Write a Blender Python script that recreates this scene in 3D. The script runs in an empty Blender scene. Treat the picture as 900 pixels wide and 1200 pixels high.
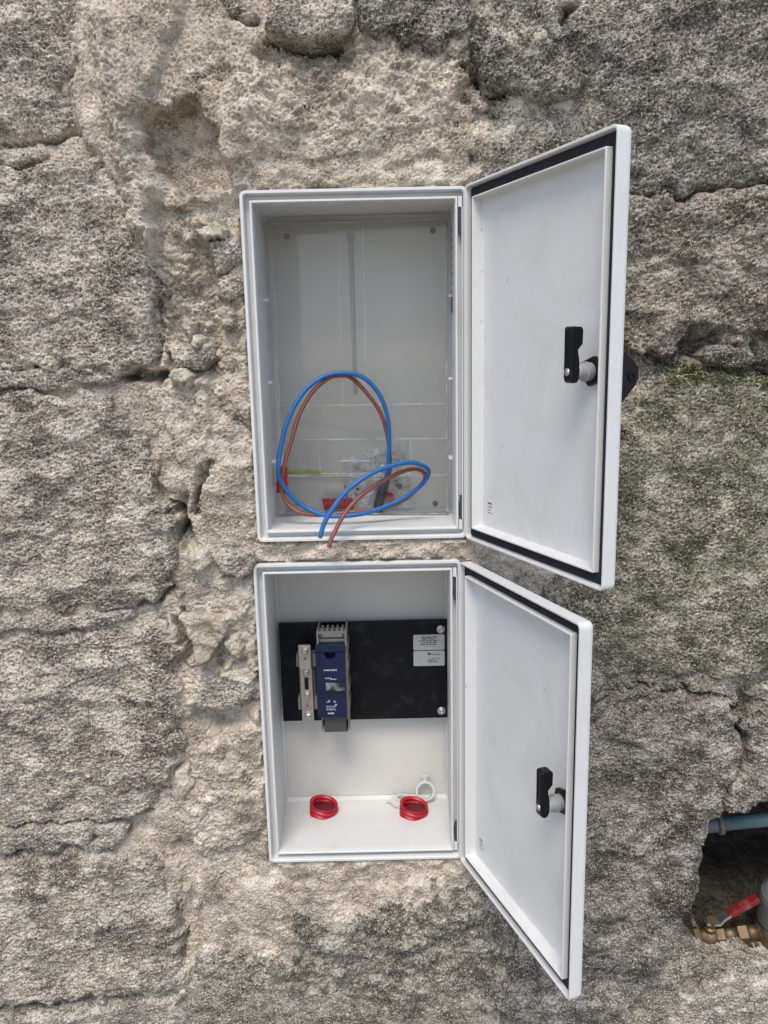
import bpy, bmesh, math, random
import numpy as np
from mathutils import Vector, Matrix

# ------------------------------------------------------------------ camera
scene = bpy.context.scene
cam_data = bpy.data.cameras.new("camera")
cam = bpy.data.objects.new("camera", cam_data)
scene.collection.objects.link(cam)
scene.camera = cam
RX, UP, FW = Vector((.9998, -.0058, -.0212)), Vector((.0219, .1937, .9808)), Vector((.0016, .981, -.1938))
cam.matrix_world = Matrix(((RX.x, UP.x, -FW.x, .1798), (RX.y, UP.y, -FW.y, -1.0897),
                           (RX.z, UP.z, -FW.z, .2557), (0, 0, 0, 1)))
cam_data.sensor_fit = 'VERTICAL'
cam_data.sensor_height = 36.0
cam_data.lens = 36.0 * 917.8 / 1200.0
cam_data.clip_start = .02
cam_data.clip_end = 500

# ------------------------------------------------------------------ sky, sun, exposure
SUN_ELEV, SUN_AZ = math.radians(58), math.radians(-10)     # azimuth measured from the street side, to the left
world = bpy.data.worlds.new("World")
scene.world = world
world.use_nodes = True
wn = world.node_tree
sky = wn.nodes.new("ShaderNodeTexSky")
sky.sky_type = 'NISHITA'
sky.sun_disc = False
sky.sun_elevation = SUN_ELEV
sun_dir = Vector((math.sin(SUN_AZ) * math.cos(SUN_ELEV), -math.cos(SUN_AZ) * math.cos(SUN_ELEV), math.sin(SUN_ELEV)))
sky.sun_rotation = math.atan2(sun_dir.x, sun_dir.y)
sky.dust_density = 1.4
wn.links.new(sky.outputs[0], wn.nodes["Background"].inputs[0])
wn.nodes["Background"].inputs[1].default_value = .15
sun_data = bpy.data.lights.new("sun", 'SUN')
sun_data.energy = 1.6
sun_data.angle = math.radians(26)
sun_data.color = (1.0, .91, .79)
sun = bpy.data.objects.new("sun", sun_data)
sun.rotation_euler = sun_dir.to_track_quat('Z', 'Y').to_euler()
sun.location = (-2, -4, 5)
scene.collection.objects.link(sun)
scene.view_settings.view_transform = 'Standard'
scene.view_settings.look = 'None'
scene.view_settings.gamma = 1
scene.view_settings.use_curve_mapping = False
scene.view_settings.exposure = 0.66
scene.render.engine = 'CYCLES'
scene.cycles.use_denoising = True
scene.cycles.max_bounces = 8
scene.cycles.transparent_max_bounces = 12

random.seed(7)

# ------------------------------------------------------------------ materials
def nodes_of(name):
    m = bpy.data.materials.new(name)
    m.use_nodes = True
    return m, m.node_tree, m.node_tree.nodes["Principled BSDF"]

def node(nt, kind, **kw):
    n = nt.nodes.new(kind)
    for k, v in kw.items():
        if k in n.inputs.keys():
            if hasattr(v, "is_output"):
                nt.links.new(v, n.inputs[k])
            else:
                n.inputs[k].default_value = v
        else:
            setattr(n, k, v)
    return n

def noise(nt, co, scale, detail=4, rough=.6, dist=0):
    return node(nt, "ShaderNodeTexNoise", Vector=co, Scale=scale, Detail=detail, Roughness=rough, Distortion=dist).outputs["Fac"]

def math_node(nt, op, a, b):
    n = nt.nodes.new("ShaderNodeMath"); n.operation = op
    for i, v in enumerate((a, b)):
        if hasattr(v, "is_output"): nt.links.new(v, n.inputs[i])
        else: n.inputs[i].default_value = v
    return n.outputs[0]

def ramp(nt, fac, stops):
    n = nt.nodes.new("ShaderNodeValToRGB")
    el = n.color_ramp.elements
    while len(el) < len(stops): el.new(.5)
    for e, (p, c) in zip(el, stops):
        e.position = p
        e.color = (*c, 1) if len(c) == 3 else c
    nt.links.new(fac, n.inputs[0])
    return n.outputs[0]

def mix(nt, fac, a, b):
    n = nt.nodes.new("ShaderNodeMix"); n.data_type = 'RGBA'
    for s, v in ((n.inputs[0], fac), (n.inputs[6], a), (n.inputs[7], b)):
        if hasattr(v, "is_output"): nt.links.new(v, s)
        else: s.default_value = v if isinstance(v, (int, float)) else (*v, 1)
    return n.outputs[2]

def step(nt, fac, a, b):
    n = nt.nodes.new("ShaderNodeMapRange"); n.clamp = True
    nt.links.new(fac, n.inputs[0]); n.inputs[1].default_value = a; n.inputs[2].default_value = b
    return n.outputs[0]

def rock(name, dark, mid, light, patch=None, patch_amt=.5, moss=0, speck=.5, grain=1.0, stain=(.13, .11, .085), weather=.55, relief=.004):
    m, nt, bs = nodes_of(name)
    co = nt.nodes.new("ShaderNodeTexCoord").outputs["Object"]
    stretch = node(nt, "ShaderNodeMapping", Vector=co, Scale=(1, 1, 1.7), Rotation=(0, .12, 0)).outputs[0]
    big = noise(nt, co, 7, 5, .6, .4)
    mid_n = noise(nt, stretch, 45, 4, .6, .3)
    fine = noise(nt, stretch, 185 / grain, 3, .65)
    tiny = noise(nt, co, 380 / grain, 2, .6)
    s = math_node(nt, 'ADD', math_node(nt, 'MULTIPLY', mid_n, .35), math_node(nt, 'ADD', math_node(nt, 'MULTIPLY', fine, .40), math_node(nt, 'MULTIPLY', tiny, .25)))
    s = math_node(nt, 'ADD', s, math_node(nt, 'MULTIPLY', math_node(nt, 'SUBTRACT', noise(nt, co, 15, 4, .6, .5), .5), .42))
    col = ramp(nt, s, [(.415, dark), (.49, mid), (.58, light)])
    if patch:
        col = mix(nt, math_node(nt, 'MULTIPLY', step(nt, big, .44, .62), patch_amt), col, mix(nt, .55, patch, col))
        col = mix(nt, math_node(nt, 'MULTIPLY', step(nt, noise(nt, co, 19, 4, .6), .5, .66), .35), col, stain)
    # dark lichen crust and pale lime bloom, each in ragged patches
    crust = math_node(nt, 'MULTIPLY', step(nt, noise(nt, co, 24, 6, .72, .6), .53, .62), step(nt, fine, .36, .56))
    col = mix(nt, math_node(nt, 'MULTIPLY', crust, weather), col, tuple(c * .62 for c in dark))
    bloom = math_node(nt, 'MULTIPLY', step(nt, noise(nt, co, 10, 6, .7, .5), .56, .68), step(nt, tiny, .40, .60))
    col = mix(nt, math_node(nt, 'MULTIPLY', bloom, weather * .8), col, tuple(min(.75, c * 1.12) for c in light))
    # pale feldspar and dark mica grains
    col = mix(nt, math_node(nt, 'MULTIPLY', step(nt, noise(nt, co, 400 / grain, 1, .5), .585, .665), min(1, speck * 1.1)), col, tuple(min(.8, c * 1.55) for c in light))
    col = mix(nt, math_node(nt, 'MULTIPLY', step(nt, noise(nt, co, 330 / grain, 1.5, .5), .57, .64), min(1, speck * 1.2)), col, tuple(c * .42 for c in dark))
    if moss:
        g = math_node(nt, 'MULTIPLY', step(nt, noise(nt, co, 16, 5, .65), .47, .62), step(nt, fine, .40, .58))
        col = mix(nt, math_node(nt, 'MULTIPLY', g, moss), col, (.075, .083, .036))
    nt.links.new(col, bs.inputs["Base Color"])
    bs.inputs["Roughness"].default_value = .95
    bs.inputs["Specular IOR Level"].default_value = .2
    h = math_node(nt, 'ADD', math_node(nt, 'MULTIPLY', tiny, .6), fine)
    b = node(nt, "ShaderNodeBump", Height=h, Strength=1.0, Distance=relief)
    nt.links.new(b.outputs[0], bs.inputs["Normal"])
    return m

def paint(name, col, smudge, rough=.42):
    """moulded grey polyester with smudges, fine scratches and a few knocks"""
    m, nt, bs = nodes_of(name)
    co = nt.nodes.new("ShaderNodeTexCoord").outputs["Object"]
    big = noise(nt, co, 9, 6, .65, .8)
    c = mix(nt, math_node(nt, 'MULTIPLY', step(nt, big, .48, .70), .38), col, smudge)
    scr = noise(nt, node(nt, "ShaderNodeMapping", Vector=co, Scale=(1, 1, .16), Rotation=(.35, .5, .2)).outputs[0], 420, 2, .5)
    zone = step(nt, noise(nt, co, 21, 3, .6), .56, .66)
    c = mix(nt, math_node(nt, 'MULTIPLY', math_node(nt, 'MULTIPLY', step(nt, scr, .66, .72), zone), .55), c, tuple(v * .55 for v in col))
    c = mix(nt, math_node(nt, 'MULTIPLY', step(nt, noise(nt, co, 150, 1, .5), .775, .79), .6), c, tuple(v * .35 for v in col))
    nt.links.new(c, bs.inputs["Base Color"])
    r_ = node(nt, "ShaderNodeMapRange", Value=big); r_.inputs[3].default_value = rough - .10; r_.inputs[4].default_value = rough + .16
    nt.links.new(r_.outputs[0], bs.inputs["Roughness"])
    b = node(nt, "ShaderNodeBump", Height=math_node(nt, 'ADD', noise(nt, co, 30, 3, .6), math_node(nt, 'MULTIPLY', noise(nt, co, 600, 2, .5), .06)), Strength=.3, Distance=.0012)
    nt.links.new(b.outputs[0], bs.inputs["Normal"])
    return m

def plastic(name, col, rough=.45, dirt=None, dirt_amt=.25, scale=14, spec=.5, bump=0):
    m, nt, bs = nodes_of(name)
    co = nt.nodes.new("ShaderNodeTexCoord").outputs["Object"]
    n1 = noise(nt, co, scale, 5, .65, .3)
    c = mix(nt, math_node(nt, 'MULTIPLY', step(nt, n1, .52, .72), dirt_amt), col, dirt or tuple(v * .75 for v in col))
    n2 = noise(nt, co, 160, 3, .6)
    c = mix(nt, math_node(nt, 'MULTIPLY', step(nt, n2, .66, .74), dirt_amt), c, tuple(v * .55 for v in col))
    nt.links.new(c, bs.inputs["Base Color"])
    r = node(nt, "ShaderNodeMapRange", Value=n1); r.inputs[3].default_value = rough - .08; r.inputs[4].default_value = rough + .12
    nt.links.new(r.outputs[0], bs.inputs["Roughness"])
    bs.inputs["Specular IOR Level"].default_value = spec
    if bump:
        b = node(nt, "ShaderNodeBump", Height=noise(nt, co, 90, 4, .6), Strength=.25, Distance=bump)
        nt.links.new(b.outputs[0], bs.inputs["Normal"])
    return m

def metal(name, col, rough=.35, dirt=(.1, .08, .06), amt=.4):
    m = plastic(name, col, rough, dirt, amt, 60)
    m.node_tree.nodes["Principled BSDF"].inputs["Metallic"].default_value = .9
    return m

def clear(name, tint, body=0.0, rough=.04, ior=1.45):
    m, nt, bs = nodes_of(name)
    out = nt.nodes["Material Output"]
    nt.nodes.remove(bs)
    tr = node(nt, "ShaderNodeBsdfTransparent", Color=(*tint, 1))
    gl = node(nt, "ShaderNodeBsdfGlossy", Roughness=rough)
    fr = node(nt, "ShaderNodeFresnel", IOR=ior)
    mx = nt.nodes.new("ShaderNodeMixShader")
    nt.links.new(fr.outputs[0], mx.inputs[0]); nt.links.new(tr.outputs[0], mx.inputs[1]); nt.links.new(gl.outputs[0], mx.inputs[2])
    last = mx
    if body:
        df = node(nt, "ShaderNodeBsdfDiffuse", Color=(.85, .86, .86, 1))
        co = nt.nodes.new("ShaderNodeTexCoord").outputs["Object"]
        f = math_node(nt, 'MULTIPLY', step(nt, noise(nt, co, 55, 4, .6), .35, .7), body)
        m2 = nt.nodes.new("ShaderNodeMixShader")
        nt.links.new(f, m2.inputs[0]); nt.links.new(mx.outputs[0], m2.inputs[1]); nt.links.new(df.outputs[0], m2.inputs[2])
        last = m2
    nt.links.new(last.outputs[0], out.inputs[0])
    return m

M = dict(
    L=rock("warm_grey_stone", (0.130, 0.100, 0.074), (0.388, 0.329, 0.258), (0.692, 0.605, 0.495), (0.466, 0.415, 0.352), .55, weather=.36),
    R=rock("dark_grey_stone", (0.053, 0.044, 0.037), (0.199, 0.174, 0.145), (0.484, 0.438, 0.376), (0.242, 0.222, 0.191), .6, weather=.7),
    G=rock("mossy_grey_stone", (0.064, 0.057, 0.042), (0.245, 0.220, 0.168), (0.529, 0.483, 0.388), (0.275, 0.251, 0.180), .5, moss=.75, grain=1.2, weather=.7),
    B=rock("brown_stone", (0.073, 0.058, 0.043), (0.242, 0.206, 0.159), (0.504, 0.448, 0.374), (0.291, 0.244, 0.182), .5, weather=.7),
    S=rock("pale_grey_stone", (0.156, 0.130, 0.100), (0.406, 0.352, 0.283), (0.676, 0.600, 0.496), (0.468, 0.415, 0.346), .4),
    P=rock("cream_limestone", (0.343, 0.292, 0.213), (0.531, 0.470, 0.365), (0.659, 0.610, 0.512), (0.549, 0.470, 0.336), .4, speck=.15, weather=.2),
    mortar=rock("sandy_mortar", (0.240, 0.195, 0.145), (0.520, 0.440, 0.348), (0.768, 0.668, 0.549), (0.549, 0.482, 0.405), .6, speck=.22, grain=.72, stain=(0.296, 0.235, 0.170), weather=.28, relief=.0024),
    old_mortar=rock("weathered_old_mortar", (0.080, 0.066, 0.050), (0.262, 0.229, 0.180), (0.554, 0.497, 0.410), (0.307, 0.276, 0.230), .6, speck=.5, stain=(0.129, 0.108, 0.080), weather=.6),
    niche_shade=rock("shaded_niche_stone", (.015, .0125, .009), (.045, .038, .028), (.10, .087, .066), (.055, .048, .037), .5),  # niche surface, darkened so its colour carries the shade of the recess
    ground=rock("street_paving", (.22, .19, .15), (.36, .315, .25), (.46, .41, .34)),
    white=paint("light_grey_polyester", (.63, .635, .625), (.50, .48, .44)),
    inner=plastic("light_grey_polyester_shaded", (.59, .57, .525), .5, (.50, .475, .43), .3),  # darker, warmer copy of white with the interior shade in its colour
    gasket=plastic("black_foam_gasket", (.022, .0235, .028), .85, (.045, .046, .05), .4, 40, .15),
    black=plastic("black_nylon", (.006, .006, .0065), .4, (.02, .02, .02), .3, 50, .25),
    plate=plastic("black_phenolic_plate", (.004, .0045, .007), .45, (.024, .025, .028), .8, 30, .2),
    grey=plastic("grey_zinc", (.27, .28, .285), .35, spec=.7),
    pgrey=plastic("grey_plastic", (.19, .183, .165), .5, (.12, .112, .10), .5, 60),
    dgrey=plastic("dark_grey_plastic", (.05, .052, .055), .45),
    rail=plastic("mid_grey_rail_plastic", (.40, .40, .38), .5),
    clip=plastic("pale_grey_clip_plastic", (.55, .56, .53), .5),
    navy=plastic("navy_blue_plastic", (.007, .012, .046), .45, (.02, .026, .058), .3, 40, .3),
    blue=plastic("blue_pvc_insulation", (.016, .115, .33), .4, (.035, .14, .34), .3, 60, .35),
    brown=plastic("brown_pvc_insulation", (.19, .055, .036), .4, (.26, .11, .085), .35, 60),
    earth=plastic("yellow_green_insulation", (.50, .52, .06), .4, (.25, .4, .05), .5, 60),
    red=plastic("red_corrugated_plastic", (.40, .006, .024), .4, (.30, .010, .025), .25, 50),
    darkred=plastic("dark_red_duct_shade", (.11, .003, .008), .6, (.10, .004, .008), .5, 60),
    steel=metal("zinc_steel", (.55, .55, .53), .3),
    nickel=metal("dull_nickel_bar", (.50, .48, .43), .4, (.25, .22, .18), .4),
    copper=metal("cut_copper", (.55, .25, .13), .35),
    brass=metal("old_brass", (.20, .145, .085), .55, (.055, .046, .034), .9),
    sticker=plastic("silver_sticker", (.42, .42, .41), .4),
    print=plastic("dark_print", (.03, .03, .033), .6),
    light_print=plastic("pale_print", (.36, .37, .40), .5),
    redpaint=plastic("red_vinyl_grip", (.17, .008, .013), .55, (.28, .23, .19), .85, 45),
    bluepipe=plastic("blue_grey_pipe", (.075, .14, .155), .5, (.27, .25, .21), .8, 30),
    mgrey=plastic("grey_meter_plastic", (.11, .11, .107), .5),
    moss=plastic("green_moss", (.15, .175, .04), .95, (.20, .19, .05), .6, 60, .1),
    clear=clear("clear_acrylic", (.96, .96, .955), ior=1.28),
    edge=clear("acrylic_edge", (.92, .93, .93), .34, .12),
    bag=clear("thin_polythene", (.9, .9, .9), .55, .12),
)

# ------------------------------------------------------------------ helpers
COL = scene.collection

def link(name, mesh, mat, parent=None):
    o = bpy.data.objects.new(name, mesh)
    if mat is not None and not mesh.materials: mesh.materials.append(mat)
    COL.objects.link(o)
    if parent is not None: attach(o, parent)
    return o

def attach(o, parent):
    o.parent = parent
    root = parent
    off = Vector((0, 0, 0))
    if parent.type == 'EMPTY': off = parent.location
    o.matrix_parent_inverse = Matrix.Translation(-off)

def thing(name, label, cat, loc=(0, 0, 0), group=None):
    o = bpy.data.objects.new(name, None)
    o.empty_display_size = .05
    o.location = loc
    COL.objects.link(o)
    return tag(o, label, cat, group)

def tag(o, label, cat, group=None):
    o["label"] = label; o["category"] = cat
    if group: o["group"] = group
    return o

def mesh_of(name, bm, smooth=False):
    me = bpy.data.meshes.new(name)
    bmesh.ops.recalc_face_normals(bm, faces=bm.faces)
    bm.to_mesh(me); bm.free()
    if smooth:
        me.polygons.foreach_set("use_smooth", [True] * len(me.polygons))
    return me

def part(name, bm, mat, parent=None, smooth=False):
    return link(name, mesh_of(name, bm, smooth), M[mat], parent)

IDENT = lambda p: Vector(p)

def add_box(bm, lo, hi, xf=IDENT, bev=0):
    b = bmesh.new()
    bmesh.ops.create_cube(b, size=1)
    for v in b.verts:
        v.co = Vector([lo[i] + (v.co[i] + .5) * (hi[i] - lo[i]) for i in range(3)])
    if bev: bmesh.ops.bevel(b, geom=b.edges[:], offset=bev, segments=2, affect='EDGES', profile=.6)
    merge(bm, b, xf)

def merge(bm, b, xf=IDENT):
    vm = {v: bm.verts.new(xf(v.co)) for v in b.verts}
    for f in b.faces: bm.faces.new([vm[v] for v in f.verts])
    b.free()

def boxm(lo, hi, xf=IDENT, bev=0):
    bm = bmesh.new(); add_box(bm, lo, hi, xf, bev); return bm

def rrect(x0, x1, z0, z1, r, seg=4):
    pts = []
    for cx, cz, a0 in ((x1 - r, z1 - r, 0), (x0 + r, z1 - r, 90), (x0 + r, z0 + r, 180), (x1 - r, z0 + r, 270)):
        for k in range(seg + 1):
            a = math.radians(a0 + 90 * k / seg)
            pts.append((cx + r * math.cos(a), cz + r * math.sin(a)))
    return pts

def loft(bm, loops, cap0=False, cap1=False, close=False):
    rings = [[bm.verts.new(p) for p in lp] for lp in loops]
    n = len(rings[0])
    pairs = list(zip(rings[:-1], rings[1:]))
    if close: pairs.append((rings[-1], rings[0]))
    for a, b in pairs:
        for i in range(n):
            j = (i + 1) % n
            bm.faces.new((a[i], a[j], b[j], b[i]))
    if cap0: bm.faces.new(rings[0])
    if cap1: bm.faces.new(rings[-1])

def frame_loft(prof, rect, rad, xf, cap0=False, cap1=False, close=False):
    x0, x1, z0, z1 = rect
    bm = bmesh.new()
    loops = []
    for ins, y in prof:
        r = max(.0015, rad - ins * .8)
        loops.append([xf((a, y, b)) for a, b in rrect(x0 + ins, x1 - ins, z0 + ins, z1 - ins, r)])
    loft(bm, loops, cap0, cap1, close)
    return bm

def lathe(bm, prof, origin, axis, segs=24, cap0=True, cap1=True, close=False, ref=None):
    axis = Vector(axis).normalized()
    u = (Vector(ref) if ref else axis.orthogonal()).normalized()
    w = axis.cross(u)
    o = Vector(origin)
    loops = [[o + axis * h + (u * math.cos(2 * math.pi * k / segs) + w * math.sin(2 * math.pi * k / segs)) * r for k in range(segs)] for r, h in prof]
    loft(bm, loops, cap0 and not close, cap1 and not close, close)

def lathem(*a, **k):
    bm = bmesh.new(); lathe(bm, *a, **k); return bm

def smooth_path(pts, n=8):
    P = [Vector(p) for p in pts]
    P = [P[0] * 2 - P[1]] + P + [P[-1] * 2 - P[-2]]
    out = []
    for i in range(1, len(P) - 2):
        for k in range(n):
            t = k / n
            a, b, c, d = P[i - 1:i + 3]
            out.append(.5 * ((2 * b) + (c - a) * t + (2 * a - 5 * b + 4 * c - d) * t * t + (3 * b - a - 3 * c + d) * t ** 3))
    out.append(P[-2])
    return out

def tube(bm, pts, rad, segs=12, caps=True):
    n = len(pts)
    tang = [(pts[min(i + 1, n - 1)] - pts[max(i - 1, 0)]).normalized() for i in range(n)]
    nrm = tang[0].orthogonal().normalized()
    loops = []
    for i in range(n):
        nrm = (nrm - tang[i] * nrm.dot(tang[i])).normalized()
        bn = tang[i].cross(nrm)
        r = rad(i / (n - 1)) if callable(rad) else rad
        loops.append([pts[i] + (nrm * math.cos(2 * math.pi * k / segs) + bn * math.sin(2 * math.pi * k / segs)) * r for k in range(segs)])
    loft(bm, loops, caps, caps)

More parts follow.
